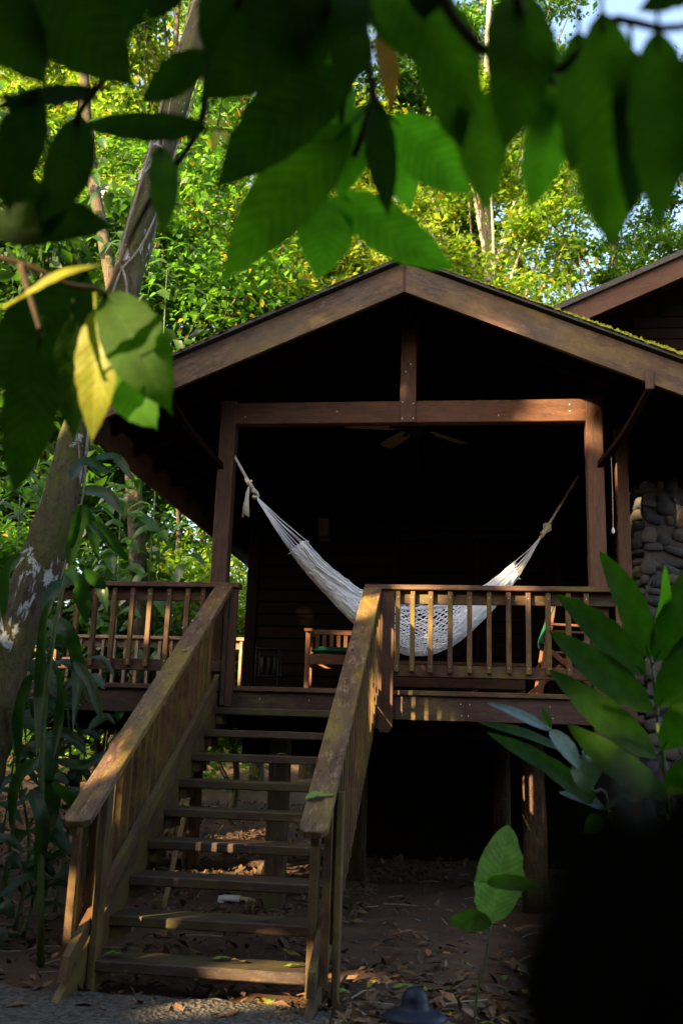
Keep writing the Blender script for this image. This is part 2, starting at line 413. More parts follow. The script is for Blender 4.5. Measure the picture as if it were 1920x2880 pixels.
for x, z in ((1.475, 4.12), (1.57, 4.12), (1.475, 4.27), (1.57, 4.255), (1.50, 4.55), (1.54, 4.62)):
    MB().tube([(x, PY-.028, z), (x, PY-.034, z)], .007, 8).build('bolt', M['nail'], cabin)
for x, z in ((.08, 4.16), (.9, 4.2), (2.3, 4.15), (2.9, 4.18), (2.9, 4.24)):
    MB().tube([(x, PY+.006, z), (x, PY-.001, z)], .006, 8).build('bolt', M['nail'], cabin)
# roof
roof = empty('roof', (XA, 2, ZA), parent=cabin)
YB = 7.6; TH = .26
def slope_pt(s, x, dz, y): return Vector((XA+s*(x), y, ZA-SL*x+dz))
for s, ext in ((-1, XA-EL_), (1, ER_-XA)):
    # rake board (vertical faces, plumb cut at the ridge)
    th = .045
    def prism(x0, x1, z0, z1, y0, y1):
        V = [slope_pt(s, x, z, y) for y in (y0, y1) for x, z in ((x0, z0), (x1, z0), (x1, z1), (x0, z1))]
        F = [(0, 1, 2, 3), (7, 6, 5, 4), (0, 4, 5, 1), (1, 5, 6, 2), (2, 6, 7, 3), (3, 7, 4, 0)]
        if s < 0: F = [tuple(reversed(f)) for f in F]
        return V, F
    V, F = prism(.012, ext, 0, TH, YR, YR+th)
    mw = frame(slope_pt(s, .012, TH/2, YR), slope_pt(s, ext, TH/2, YR))
    inv = mw.inverted(); link('rake_board', mesh('rake', [inv @ v for v in V], F), M['rake'], roof, mw)
    # soffit / sheathing and shingle cover
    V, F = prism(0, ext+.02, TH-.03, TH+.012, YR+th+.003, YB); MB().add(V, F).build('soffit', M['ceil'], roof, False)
    V, F = prism(-.01, ext+.06, TH+.015, TH+.045, YR-.05, YB); MB().add(V, F).build('shingle_cover', M['shingle'], roof, False)
    # rafters
    y = YR+.55
    while y < 6.5:
        if abs(y-PY-.05) < .12: y += .12
        V, F = prism(.05, ext-.03, TH-.17, TH-.033, y, y+.05)
        mw = frame(slope_pt(s, .05, 0, y), slope_pt(s, ext, 0, y)); inv = mw.inverted()
        link('rafter', mesh('rafter', [inv @ v for v in V], F), M['ceil'], roof, mw); y += .6
    xe = XA+s*ext
    box('eave_board', (min(xe, xe+s*.03)+s*.003, YR+.02, rz(xe)-.04), (max(xe, xe+s*.03)+s*.003, YB, rz(xe)+TH-.03), M['rake'], roof)
box('ridge_block', (XA-.0105, YR+.004, ZA-.0), (XA+.0105, YR+.09, ZA+TH+.01), M['post'], roof, .001)
box('ridge_cap', (XA-.10, YR-.06, ZA+TH+.02), (XA+.10, YB, ZA+TH+.055), M['shingle'], roof, .02)
box('ridge_beam', (XA-.035, YR+.10, ZA-.03), (XA+.035, YB-.2, ZA+TH-.05), M['ceil'], roof)
# moss along the top of the right rake and thin on the left
mm = MB()
for s, ext, n, hmax in ((1, ER_-XA, 1500, .05), (-1, XA-EL_, 300, .015)):
    for _ in range(n):
        x = ext*math.sqrt(random.random()) if s > 0 else ext*random.random()
        y = YR-.052+abs(random.gauss(0, .06)); h = hmax*random.uniform(.3, 1)*(.35+.65*x/ext); r = random.uniform(.010, .03)
        c = slope_pt(s, x, TH+.045, y); V = [c+Vector((r*math.cos(a), r*math.sin(a), -.004-s*SL*r*math.cos(a))) for a in (0, 1.26, 2.5, 3.77, 5.0)]+[c+Vector((0, -r*.4, h))]
        mm.add(V, [(i, (i+1) % 5, 5) for i in range(5)])
tag(mm.build('moss', M['moss'], roof, False), kind='stuff')
# walls: core behind, horizontal siding planks, corner boards
WY = 2.9; WX0, WX1 = -.46, 3.9
core = MB()
zt0, zt1, zm = rz(WX0)+.08, rz(WX1)+.08, rz(XA)+.08
V = []
for y in (WY+.03, 7.4): V += [(WX0+.01, y, 1.2), (WX1, y, 1.2), (WX1, y, zt1), (XA, y, zm), (WX0+.01, y, zt0)]
core.add(V, [(4, 3, 2, 1, 0), (5, 6, 7, 8, 9), (0, 1, 6, 5), (1, 2, 7, 6), (2, 3, 8, 7), (3, 4, 9, 8), (4, 0, 5, 9)])
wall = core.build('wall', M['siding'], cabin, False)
DX0, DX1 = 1.27, 2.98         # door zone
z = 1.80; k = 0
while z < 4.75:
    for x0, x1 in ((WX0+.11, DX0-.10), (DX1+.10, WX1)):
        if z > 3.72: x0, x1 = (WX0+.11, WX1)
        lim = (ZA-(z+.14))/SL if z+.14 > rz(x0) else 9
        x0 = max(x0, XA-lim); x1 = min(x1, XA+lim)
        if x1-x0 < .1: continue
        mw = frame((x0, WY+.012, z+.07), (x1, WY+.012, z+.07))
        L = x1-x0
        V = [(sx*L/2, yy, zz) for sx in (-1, 1) for yy, zz in ((.012, -.068), (-.028, -.062), (-.022, .03), (-.006, .069), (.012, .069))]
        F = [(0, 5, 6, 1), (1, 6, 7, 2), (2, 7, 8, 3), (3, 8, 9, 4), (4, 9, 5, 0), (0, 1, 2, 3, 4), (9, 8, 7, 6, 5)]
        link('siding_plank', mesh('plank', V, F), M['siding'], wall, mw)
        if z > 3.72: break
    z += .14; k += 1
box('corner_board', (WX0-.02, WY-.035, 1.79), (WX0+.105, WY+.05, rz(WX0)), M['siding'], wall)
box('crawl_space_shade_panel', (.25, 4.6, -.1), (3.9, 4.7, 1.25), M['siding'], cabin)  # dark panel added so the space under the cabin reads black
# doors
for i, (x0, x1) in enumerate(((DX0, 2.10), (2.18, DX1))):
    d = empty('door', (x0, WY, H), parent=cabin)
    box('stile', (x0, WY-.02, 1.84), (x0+.10, WY+.02, 3.62), M['siding'], d)
    box('stile', (x1-.10, WY-.02, 1.84), (x1, WY+.02, 3.62), M['siding'], d)
    zz = 1.84
    for h in (.20, .26, .26, .12, .26, .26, .26):
        box('door_panel', (x0+.102, WY-.004, zz+.006), (x1-.102, WY+.02, zz+h-.006), M['siding'], d, .01); zz += h+.012
    xk = x1-.05 if i == 0 else x0+.05
    MB().tube([(xk, WY-.02, 2.83), (xk, WY-.06, 2.83), (xk, WY-.065, 2.83), (xk, WY-.09, 2.83)], [.010, .010, .026, .018], 10).build('door_knob', M['metal'], d)
for x0, x1, z0, z1 in ((DX0-.095, DX0-.005, 1.80, 3.72), (2.105, 2.175, 1.80, 3.64), (DX1+.005, DX1+.095, 1.80, 3.72)):
    box('door_casing', (x0, WY-.045, z0), (x1, WY+.02, z1), M['siding'], cabin)
box('door_casing', (DX0, WY-.045, 3.645), (DX1, WY+.02, 3.72), M['siding'], cabin)
# main house behind with the higher roof at the right
up = empty('upper_roof', (4.5, 3.2, 6), parent=cabin)
UY = 3.0
p0 = at(1560, 870, UY); p1 = at(1920, 712, UY); dz = (p1.z-p0.z)/(p1.x-p0.x)
def upz(x): return p0.z+dz*(x-p0.x)
xA, xB = p0.x-1.2, 6.6
def skew(name, x0, x1, dz0, dz1, y0, y1, mat, par):
    V = [(x, y, upz(x)+z) for y in (y0, y1) for x, z in ((x0, dz0), (x1, dz0), (x1, dz1), (x0, dz1))]
    mw = frame((x0, y0, upz(x0)), (x1, y0, upz(x1))); inv = mw.inverted()
    return link(name, mesh(name, [inv @ Vector(v) for v in V], [(0, 1, 2, 3), (7, 6, 5, 4), (0, 4, 5, 1), (1, 5, 6, 2), (2, 6, 7, 3), (3, 7, 4, 0)]), mat, par, mw)
skew('rake_board', xA, xB, -.30, -.045, UY, UY+.045, M['post'], up)
skew('shingle_cover', xA-.05, xB, -.04, .03, UY-.06, 9, M['shingle'], up)
skew('soffit', xA, xB, -.08, -.043, UY+.048, 9, M['ceil'], up)
V = [(x, y, z) for y in (UY+.75, UY+.85) for x, z in ((3.2, 3.2), (6.6, 3.2), (6.6, upz(6.6)-.09), (3.2, upz(3.2)-.09))]
wall2 = MB().add(V, [(0, 1, 2, 3), (7, 6, 5, 4), (0, 4, 5, 1), (1, 5, 6, 2), (2, 6, 7, 3), (3, 7, 4, 0)]).build('gable_wall', M['siding'], cabin, False)
z = 4.6
while z < 7.2:
    x0 = max(3.2, p0.x+(z+.15+.25-p0.z)/dz+.05)
    if x0 < 6.5: box('siding_plank', (x0, UY+.70, z), (6.6, UY+.748, z+.145), M['siding'], wall2, .012)
    z += .15

# ------------------------------------------------------------------ deck
deck = empty('porch_deck', (XA, 1.5, H), 'raised wooden porch deck with dark rim boards above the open crawl space', 'deck')
DL, DR = -3.6, 3.36
y = 0.0; i = 0
while y < 4.5:
    x1 = DR if y < WY-.1 else WX0-.03
    box('deck_board', (DL, y+.002, H-.04), (x1, y+.138, H), M['rim'] if i else M['rail'], deck); y += .141; i += 1
seams = [DL, -1.9, .02, 1.46, 2.02, DR]
for a, b in zip(seams[:-1], seams[1:]):
    box('rim_board', (a+.0015, .03, 1.565), (b-.0015, .07, H-.043), M['rim'], deck)
box('rim_board', (DR-.04, .075, 1.565), (DR, WY, H-.043), M['rim'], deck)
box('rim_board', (DL, 4.47, 1.565), (WX0-.03, 4.51, H-.043), M['rim'], deck)
x = DL+.2
while x < DR-.1:
    box('joist', (x, .072, 1.59), (x+.04, WY+(1.5 if x < WX0 else 0), H-.042), M['ceil'], deck); x += .55
for yy in (.5, 2.6):
    box('under_beam', (DL+.1, yy, 1.43), (DR-.1, yy+.09, 1.588), M['ceil'], deck)
for x0, yy in ((.36, .45), (-2.6, .45)):
    box('deck_support', (x0, yy, -.05), (x0+.17, yy+.14, 1.43), M['tread'], deck, .01)
MB().tube([(2.62+random.uniform(-.008, .008), 1.05, z) for z in (-.05, .3, .7, 1.1, 1.55)], [.115, .108, .104, .102, .10], 14, rough=.03).build('log_support', M['log'], deck)
for x0 in (-.9, .9, 2.4):
    MB().tube([(x0, 2.7, -.05), (x0, 2.7, 1.43)], [.09, .085], 10).build('log_support', M['log'], deck)
# nails on the rim
nb = MB()
def nail(p, r=.0045, n=(0, -1, 0)):
    x, y, z = p; ring = [(x+r*math.cos(a*1.0472), y-.002, z+r*math.sin(a*1.0472)) for a in range(6)]
    nb.add(ring+[(x, y-.004, z)], [(i, (i+1) % 6, 6) for i in range(6)])
for x in (-1.88, -1.2, -.5, .35, .75, 1.1, 1.52, 1.99, 2.05, 2.7, 3.25):
    for z in (1.61, 1.70): nail((x+random.uniform(-.01, .01), .029, z))
nb.build('nail_heads', M['nail'], deck, False)

# ------------------------------------------------------------------ deck railings
CAPZ = 2.6525
def railing(label, x0, x1, y, bal, post_x=(), mats=('rail', 'balus'), ybal=-.045, capx=None, yface=0.0, n=True):
    g = empty('deck_railing', ((x0+x1)/2, y, H), label, 'railing')
    cx0, cx1 = capx or (x0, x1)
    mid = (x0+x1)/2+.1
    box('rail_cap', (cx0, y-.07, CAPZ-.042), (cx1, y+.07, CAPZ), M[mats[0]], g, .005)
    box('top_rail', (x0, y, CAPZ-.15), (x1, y+.036, CAPZ-.044), M[mats[0]], g)
    box('bottom_rail', (x0, y, H+.11), (x1, y+.036, H+.205), M[mats[0]], g)
    for bx in bal:
        L = random.uniform(-.006, .006); w_ = random.uniform(.036, .042)
        b = box('baluster', (bx-w_/2, y+ybal, H+.145+L), (bx+w_/2, y-.003, CAPZ-.046), M[mats[1]], g, .003)
        if n:
            q = MB()
            for zz in (H+.19, CAPZ-.10):
                ring = [(bx+.0045*math.cos(a*1.0472), y+ybal-.001, zz+.0045*math.sin(a*1.0472)) for a in range(6)]
                q.add(ring+[(bx, y+ybal-.003, zz)], [(i, (i+1) % 6, 6) for i in range(6)])
            q.build('nail', M['nail'], b, False)
    return g
RB = [1.472, 1.594, 1.741, 1.9, 2.056, 2.213, 2.369, 2.526, 2.684, 2.841, 2.985]
g1 = railing('porch railing with mossy balusters in front of the hammock, right of the stairs', 1.447, 3.325, 0, RB+[3.235], capx=(1.20, 3.335))
LB = [-1.438, -1.282, -1.122, -0.953, -0.793, -0.638, -0.472, -0.31, -0.175]
LB = [-1.438-.16*k for k in range(12, 0, -1)]+LB
g2 = railing('porch railing behind the leaning trunk, left of the stairs', DL+.05, .018, 0, LB, capx=(DL, .135))
box('end_post', (3.285, .045, 1.45), (3.335, .09, CAPZ-.045), M['rail'], g1)
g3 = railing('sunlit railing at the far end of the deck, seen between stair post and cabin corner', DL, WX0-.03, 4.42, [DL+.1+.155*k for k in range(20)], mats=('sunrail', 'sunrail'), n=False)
# railing along the left end of the deck
g4 = empty('deck_railing', (DL+.03, 2.2, H), 'dim railing closing the outer end of the left deck, behind the leaning trunk', 'railing')
box('rail_cap', (DL-.05, .08, CAPZ-.042), (DL+.09, 4.34, CAPZ), M['rail'], g4); box('top_rail', (DL, .08, CAPZ-.15), (DL+.036, 4.34, CAPZ-.044), M['rail'], g4)
box('bottom_rail', (DL, .08, H+.11), (DL+.036, 4.34, H+.205), M['rail'], g4)
for k in range(27): box('baluster', (DL-.045, .16+k*.155, H+.145), (DL-.003, .20+k*.155, CAPZ-.046), M['balus'], g4)

# ------------------------------------------------------------------ staircase
st = empty('porch_staircase', (.62, -1.3, 0), 'open wooden staircase with nine treads and mossy handrails up to the porch', 'staircase')
R_, T_ = .18, .302
W_ = 1.25
def noseY(k): return -2.496+(k-1)*T_
def noseZ(y): return R_*(1+(y+2.496)/T_)
for k in range(1, 10):
    t = .058
    tr = box('tread', (.002, noseY(k), k*R_-t), (W_-.002, noseY(k)+.275+random.uniform(-.004, .004), k*R_), M['tread'], st, .007)
    for x0, x1 in ((.003, .05), (W_-.05, W_-.003)):
        box('cleat', (x0, noseY(k)+.035, k*R_-t-.075), (x1, noseY(k)+.25, k*R_-t-.001), M['stair'], tr)
def yz_prism(name, pts, x0, x1, mat, par, mdir=None):
    n = len(pts); a = Vector((x0, *pts[0])); 
    V = [Vector((x, y, z)) for x in (x0, x1) for y, z in pts]
    F = [tuple(range(n)), tuple(range(2*n-1, n-1, -1))]+[(i, i+n, (i+1) % n+n, (i+1) % n) for i in range(n)]
    mw = frame(Vector(((x0+x1)/2, -2.4, noseZ(-2.4))), Vector(((x0+x1)/2, 0, noseZ(0)))); inv = mw.inverted()
    me = mesh(name, [inv @ v for v in V], F); bm = bmesh.new(); bm.from_mesh(me); bmesh.ops.recalc_face_normals(bm, faces=bm.faces); bm.to_mesh(me); bm.free()
    return link(name, me, mat, par, mw)
sl = R_/T_
for side, (x0, x1, b0, b1, n0, n1, m0, m1, c0) in enumerate((( -.042, -.001, -.086, -.045, -.128, -.088, .003, .048, -.066), (W_+.001, W_+.042, W_+.045, W_+.086, W_-.05, W_-.003, W_+.088, W_+.125, 1.1915))):
    zt = lambda y: noseZ(y)+.055
    yf = -2.496-(R_+.055)/sl
    yz_prism('stringer', [(yf, 0.02), (yf+.32, 0.02), (.026, zt(.026)-.30), (.026, zt(.026))], x0, x1, M['stair'], st)
    lo, hi = .115, .215
    ye = -2.78
    yz_prism('stair_bottom_rail', [(ye, noseZ(ye)+lo), (.02, noseZ(.02)+lo), (.02, noseZ(.02)+hi), (ye+.03, noseZ(ye+.03)+hi)], x0, x1, M['stair'], st)
    hz = lambda y: 2.632+(y+.06)*.607
    # handrail with clipped end corners
    a_ = Vector((c0+.074, -.06, hz(-.06))); b_ = Vector((c0+.074, -2.87, hz(-2.87))); L = (b_-a_).length; wd = .074; cl = .03
    ol = [(-L/2, -wd), (L/2-cl, -wd), (L/2, -wd+cl), (L/2, wd-cl), (L/2-cl, wd), (-L/2, wd)]
    e_ = .004
    V = [(x, y, -.038) for x, y in ol]+[(x, y, -e_) for x, y in ol]+[(x-(e_ if x > 0 else 0), y*(1-e_/wd), 0) for x, y in ol]
    F = [tuple(reversed(range(6))), tuple(range(12, 18))]+[(i, (i+1) % 6, (i+1) % 6+6, i+6) for i in range(6)]+[(i+6, (i+1) % 6+6, (i+1) % 6+12, i+12) for i in range(6)]
    link('handrail', mesh('handrail', V, F), M['hand'], st, frame(a_, b_))
    yz_prism('stair_top_rail', [(-2.80, hz(-2.80)-.125), (-.03, hz(-.03)-.125), (-.03, hz(-.03)-.045), (-2.80, hz(-2.80)-.045)], x0, x1, M['stair'], st)
    y = -.13
    while y > -2.72:
        if abs(y+2.45) > .07:
            yz_prism('stair_baluster', [(y-.019, noseZ(y)+.06+random.uniform(-.008, .008)), (y+.019, noseZ(y)+.07), (y+.019, hz(y+.019)-.05), (y-.019, hz(y-.019)-.05)], b0, b1, M['balus'], st)
        y -= .125
    for q0, q1 in ((n0, n1), (m0, m1)):
        box('newel_post', (q0, -2.50, -.02), (q1, -2.41, hz(-2.5)-.045), M['stair'], st, .006)
box('top_newel', (.0215, -.05, 1.64), (.055, .028, CAPZ-.044), M['rail'], st); box('top_newel', (.058, -.045, 1.63), (.118, .0275, CAPZ-.044), M['post'], st)
# right-hand top newel with chamfered foot
V = []; ol = [(1.322, 1.50), (1.35, 1.462), (1.415, 1.462), (1.443, 1.50), (1.443, CAPZ-.045), (1.322, CAPZ-.045)]
V = [(x, y, z) for y in (-.045, .028) for x, z in ol]
mw = frame((1.382, 0, 1.5), (1.382, 0, 2.6)); inv = mw.inverted()
link('top_newel', mesh('newel', [inv @ Vector(v) for v in V], [tuple(range(6)), tuple(range(11, 5, -1))]+[(i+6, (i+1) % 6+6, (i+1) % 6, i) for i in range(6)]), M['post'], st, mw)
box('top_newel', (1.275, -.04, 1.49), (1.319, .027, CAPZ-.045), M['rail'], st)

# ------------------------------------------------------------------ stone pier at the right
pier = empty('stone_chimney', (4.35, 1.6, 0), 'grey fieldstone chimney base beside the porch, behind the ginger leaves', 'chimney')
def pierx(z): return 3.50+.03*max(0, z-1.2)
V = []; 
for z in (-.1, 3.75):
    V += [(pierx(z)+.07, .95, z), (5.2, .95, z), (5.2, 2.2, z), (pierx(z)+.07, 2.2, z)]
MB().add(V, [(3, 2, 1, 0), (4, 5, 6, 7), (0, 1, 5, 4), (1, 2, 6, 5), (2, 3, 7, 6), (3, 0, 4, 7)]).build('mortar_core', M['mortar'], pier, False)
def stone_mesh(seed):
    r = random.Random(seed); bm = bmesh.new(); bmesh.ops.create_icosphere(bm, subdivisions=2, radius=1)
    ph = [r.uniform(0, 6) for _ in range(6)]
    for v in bm.verts:
        c = v.co; k = 1+.13*math.sin(2.6*c.x+ph[0])+.13*math.sin(2.9*c.y+ph[1])+.12*math.sin(3.1*c.z+ph[2])
        for a in range(3):
            c[a] = math.copysign(abs(c[a])**.75, c[a])*k
    me = bpy.data.meshes.new('stone'); bm.to_mesh(me); bm.free(); me.shade_smooth(); me.materials.append(M['stone']); return me
SM = [stone_mesh(i) for i in range(7)]
def put_stone(p, sx, sy, sz, rot):
    mw = Matrix.Translation(p) @ Matrix.Rotation(rot, 4, 'Y') @ Matrix.Diagonal((sx, sy, sz, 1))
    link('stone', random.choice(SM), None, pier, mw)
z = .02
while z < 3.7:
    h = random.uniform(.08, .17); x = pierx(z)+.04+random.uniform(-.03, .05)
    while x < 4.9:
        w_ = random.uniform(.08, .24); hh = h*random.uniform(.7, 1.15)
        put_stone((x+w_/2, .955+random.uniform(-.01, .015), z+h/2+random.uniform(-.05, .05)), w_*.49, .045+random.uniform(0, .025), hh*.54, random.uniform(-.5, .5)); x += w_
    y = 1.0
    while y < 2.1:
        w_ = random.uniform(.15, .3)
        put_stone((pierx(z)+.05, y+w_/2, z+h/2), .07, w_*.53, h*.54, random.uniform(-.1, .1)); y += w_
    z += h*.95

# ================================================================== PORCH THINGS
# ------------------------------------------------------------------ hammock
A_L = at(659, 1283, .115); K_L = at(703, 1362, .16); E_L = at(722, 1398, .19)
A_R = at(1625, 1338, 1.75); K_R = at(1537, 1484, 1.32); E_R = at(1520, 1510, 1.27)
ham = empty('hammock', (1.5, .7, H), 'white net hammock slung across the porch between rope ends', 'hammock')
top_px = [(849, 1523), (895, 1576), (956, 1624), (1021, 1665), (1119, 1697), (1219, 1695), (1290, 1680), (1368, 1642), (1444, 1582)]
bot_px = [(814, 1552), (852, 1602), (914, 1672), (997, 1755), (1100, 1824), (1185, 1840), (1275, 1808), (1366, 1729), (1452, 1625)]
nS = len(top_px); NR = []; BR = []
for i in range(nS):
    s = i/(nS-1); Y = .30+.85*s
    NR.append(at(*top_px[i], Y-.02)); BR.append(at(*bot_px[i], Y+.10*math.sin(math.pi*s)))
MS, KV = 62, 38
Nc = curve(NR, MS*2); Bc = curve(BR, MS*2)
def ham_pt(i2, v):
    i2 = max(0, min(MS*2, i2)); s = i2/(MS*2)
    N = Nc[i2]; B = Bc[i2]; wdt = .10+.42*math.sin(math.pi*s)**.8
    F = N+Vector((.02, wdt, .03)); c = (N+F)/2; d = Vector((B.x-N.x, 0, B.z-c.z))
    a = math.pi*v
    return c-(F-N)/2*math.cos(a)+d*(math.sin(a)**.75)
net = MB()
def strand(p, q, r):
    d = (q-p)
    if d.length < 1e-5: return
    d.normalize(); u = d.cross(Vector((.2, .9, .3))).normalized(); w_ = d.cross(u)
    V = [p+u*r, p+(w_-u*.5)*r, p-(w_+u*.5)*r, q+u*r, q+(w_-u*.5)*r, q-(w_+u*.5)*r]
    net.add(V, [(0, 1, 4, 3), (1, 2, 5, 4), (2, 0, 3, 5)])
jit = {}
def node(i, j):
    key = (i, j)
    if key not in jit:
        v = (j+(.5 if i % 2 else 0))/(KV+.5)
        v = v+.006*math.sin(i*.37+j*.8)+random.uniform(-.004, .004)
        p = ham_pt(2*i+0 if 0 < i < MS else 2*i, min(1, max(0, v)))
        jit[key] = p+Vector((random.gauss(0, .003), random.gauss(0, .004), random.gauss(0, .003)))
    return jit[key]
for i in range(MS):
    for j in range(KV+1):
        a = node(i, j)
        strand(a, node(i+1, j), .0036+.0026*min(1, abs(i/MS-.56)*3.2) if j % 7 else .0056)
        k = j-1 if i % 2 == 0 else j+1
        if 0 <= k <= KV: strand(a, node(i+1, k), .0036+.0026*min(1, abs(i/MS-.56)*3.2))
        if i < MS-1 and abs(i-MS*.58) > 8: strand(a, node(i+2, j), .0034)
net.build('netting', M['rope'], ham, False)
# rims: folded edge cords
for v0, n in ((0.0, 5), (1.0, 3)):
    mb = MB()
    for q in range(n):
        off = [Vector((random.gauss(0, .006), random.gauss(0, .008), random.gauss(0, .006)-.012*q)) for _ in range(9)]
        oc = curve(off, MS)
        mb.tube([ham_pt(2*i, v0)+oc[i]+Vector((0, 0, .004*math.sin(i*1.7+q))) for i in range(0, MS+1)], .0065, 5)
    mb.build('edge_cord', M['rope'], ham)
# suspension strings, ropes, knots, tassel
for E_, K_, A_, iend in ((E_L, K_L, A_L, 0), (E_R, K_R, A_R, MS*2)):
    mb = MB()
    for q in range(16):
        v = q/15; p = ham_pt(iend, v); j = Vector((random.gauss(0, .004), random.gauss(0, .004), random.gauss(0, .004)))
        mid = (p+E_)/2+Vector((0, 0, -.008-.01*random.random()))
        mb.tube([E_+j, mid, p], .0042, 4)
        mb.tube([p, p+Vector((random.gauss(0, .02), random.gauss(0, .01), -.012)), p+Vector((random.gauss(0, .012), 0, random.gauss(0, .012)))], .005, 4)
    mb.build('suspension_cords', M['rope'], ham)
    mb = MB()
    d = (A_-K_); n = 60
    for ph in (0, 2.094, 4.189):
        x = d.normalized(); u = x.cross(Vector((0, 1, 0))).normalized(); w_ = x.cross(u); pts = []
        for k in range(n+1):
            a = ph+k*.75; pts.append(K_+d*(k/n)+(u*math.cos(a)+w_*math.sin(a))*.0075)
        mb.tube(pts, .0075, 5)
    mb.build('rope', M['jute'], ham)
    mb = MB(); d2 = (E_-K_)
    for ph in range(4):
        pts = []
        for k in range(26):
            t = k/25; a = ph*1.57+t*13; r = .022*(1-.4*t)*(1+.4*math.sin(t*9)); pts.append(K_-d2*.25+d2*(1.25*t)+Vector((math.cos(a)*r, math.sin(a)*r, math.sin(a*.7)*r)))
        mb.tube(pts, .011, 6)
    mb.build('knot', M['jute'], ham)
mb = MB()
tp = at(700, 1372, .14)
for k in range(26):
    a = k*2.4; r = .004+.002*(k % 5); L = random.uniform(.19, .27)
    pts = [tp+Vector((0, 0, .02)), tp+Vector((math.cos(a)*.014-.01, math.sin(a)*.014, -.05)), tp+Vector((math.cos(a)*.012-.012, math.sin(a)*.012, -.085)), tp+Vector((math.cos(a)*(.025+.01*random.random())-.016, math.sin(a)*.025, -L))]
    mb.tube(curve(pts, 6), .0045, 4)
mb.build('tassel', M['jute'], ham)

# ------------------------------------------------------------------ ceiling fan
fc = at(1168, 1203, 1.25)
fan = empty('ceiling_fan', fc, 'dim ceiling fan with wooden blades under the porch roof', 'fan')
MB().tube([fc+Vector((0, 0, z)) for z in (-.11, -.10, -.05, -.045, .05, .055, .09)], [.03, .055, .06, .095, .095, .05, .03], 16).build('motor_housing', M['metal'], fan)
MB().tube([fc+Vector((0, 0, .08)), fc+Vector((0, 0, .40))], .012, 8).build('down_rod', M['metal'], fan)
MB().tube([fc+Vector((0, 0, .38)), fc+Vector((0, 0, .46))], [.05, .07], 12).build('canopy_cup', M['metal'], fan)
for k in range(5):
    a = rad(192+72*k); d = Vector((math.cos(a), math.sin(a), 0)); s_ = Vector((-math.sin(a), math.cos(a), 0)); til = s_*math.cos(.22)+Vector((0, 0, math.sin(.22)))
    prof = [(.19, .05), (.24, .062), (.5, .07), (.66, .072), (.70, .06), (.715, .03)]
    top = [fc+d*r+til*w_+Vector((0, 0, .004)) for r, w_ in prof]+[fc+d*r-til*w_+Vector((0, 0, .004)) for r, w_ in reversed(prof)]
    V = top+[p-Vector((0, 0, .009)) for p in top]; n = len(top)
    MB().add(V, [tuple(range(n)), tuple(range(2*n-1, n-1, -1))]+[(i, i+n, (i+1) % n+n, (i+1) % n) for i in range(n)]).build('fan_blade', M['fan'], fan, False)
    MB().tube([fc+d*.08+Vector((0, 0, -.02)), fc+d*.14+Vector((0, 0, -.012)), fc+d*.26+Vector((0, 0, -.008))], [.014, .012, .02], 6).build('blade_arm', M['metal'], fan)
mb = MB().tube([fc+Vector((.02, -.03, -.1)), fc+Vector((.022, -.03, -.42))], .003, 4); mb.tube([fc+Vector((.022, -.03, -.42)), fc+Vector((.022, -.03, -.45))], [.008, .008], 6)
mb.build('pull_chain', M['metal'], fan)

# ------------------------------------------------------------------ armchair with green cushion (left)
def armchair(name, loc, rz_, label, tilt=0, cushion=True):
    c = empty(name, loc, label, 'chair')
    c.rotation_euler = (0, 0, rz_)
    P = wm(c)
    def bx(n, lo, hi, mat='furn'):
        o = box(n, lo, hi, M[mat], None, .005); o.matrix_basis = P @ o.matrix_basis
        o.parent = c; o.matrix_parent_inverse = P.inverted(); return o
    # local: front = -y, width 0.6
    for x in (-.30, .255):
        bx('leg', (x, -.28, 0), (x+.045, -.225, .60)); bx('leg', (x, .24, 0), (x+.045, .29, .68))
        bx('armrest', (x-.015, -.32, .60), (x+.065, .24, .625))
        bx('side_rail', (x+.008, -.224, .30), (x+.038, .239, .36))
    bx('seat_rail', (-.254, -.275, .29), (.254, -.235, .375)); bx('seat_rail', (-.254, .245, .29), (.254, .28, .36))
    for k in range(6): bx('seat_slat', (-.25, -.23+k*.078, .376), (.25, -.23+k*.078+.066, .392))
    bx('back_rail', (-.254, .245, .63), (.254, .28, .68)); bx('back_rail', (-.254, .25, .43), (.254, .28, .47))
    for k in range(7): bx('back_slat', (-.235+k*.072, .255, .471), (-.195+k*.072, .275, .629))
    if cushion:
        bm = bmesh.new(); bmesh.ops.create_cube(bm, size=1)
        bmesh.ops.scale(bm, vec=(.50, .46, .07), verts=bm.verts); bmesh.ops.bevel(bm, geom=bm.edges[:]+bm.verts[:], offset=.028, segments=3, affect='EDGES')
        me = bpy.data.meshes.new('cushion'); bm.to_mesh(me); bm.free(); me.shade_smooth()
        o = link('cushion', me, M['green'], None, P @ Matrix.Translation((0, .0, .429))); o.parent = c; o.matrix_parent_inverse = P.inverted()
    return c
p_ = at(930, 1880, 1.55)
armchair('armchair', (p_.x+.06, 1.55, H), rad(6), 'slatted wooden armchair with a green seat cushion behind the stair rail')
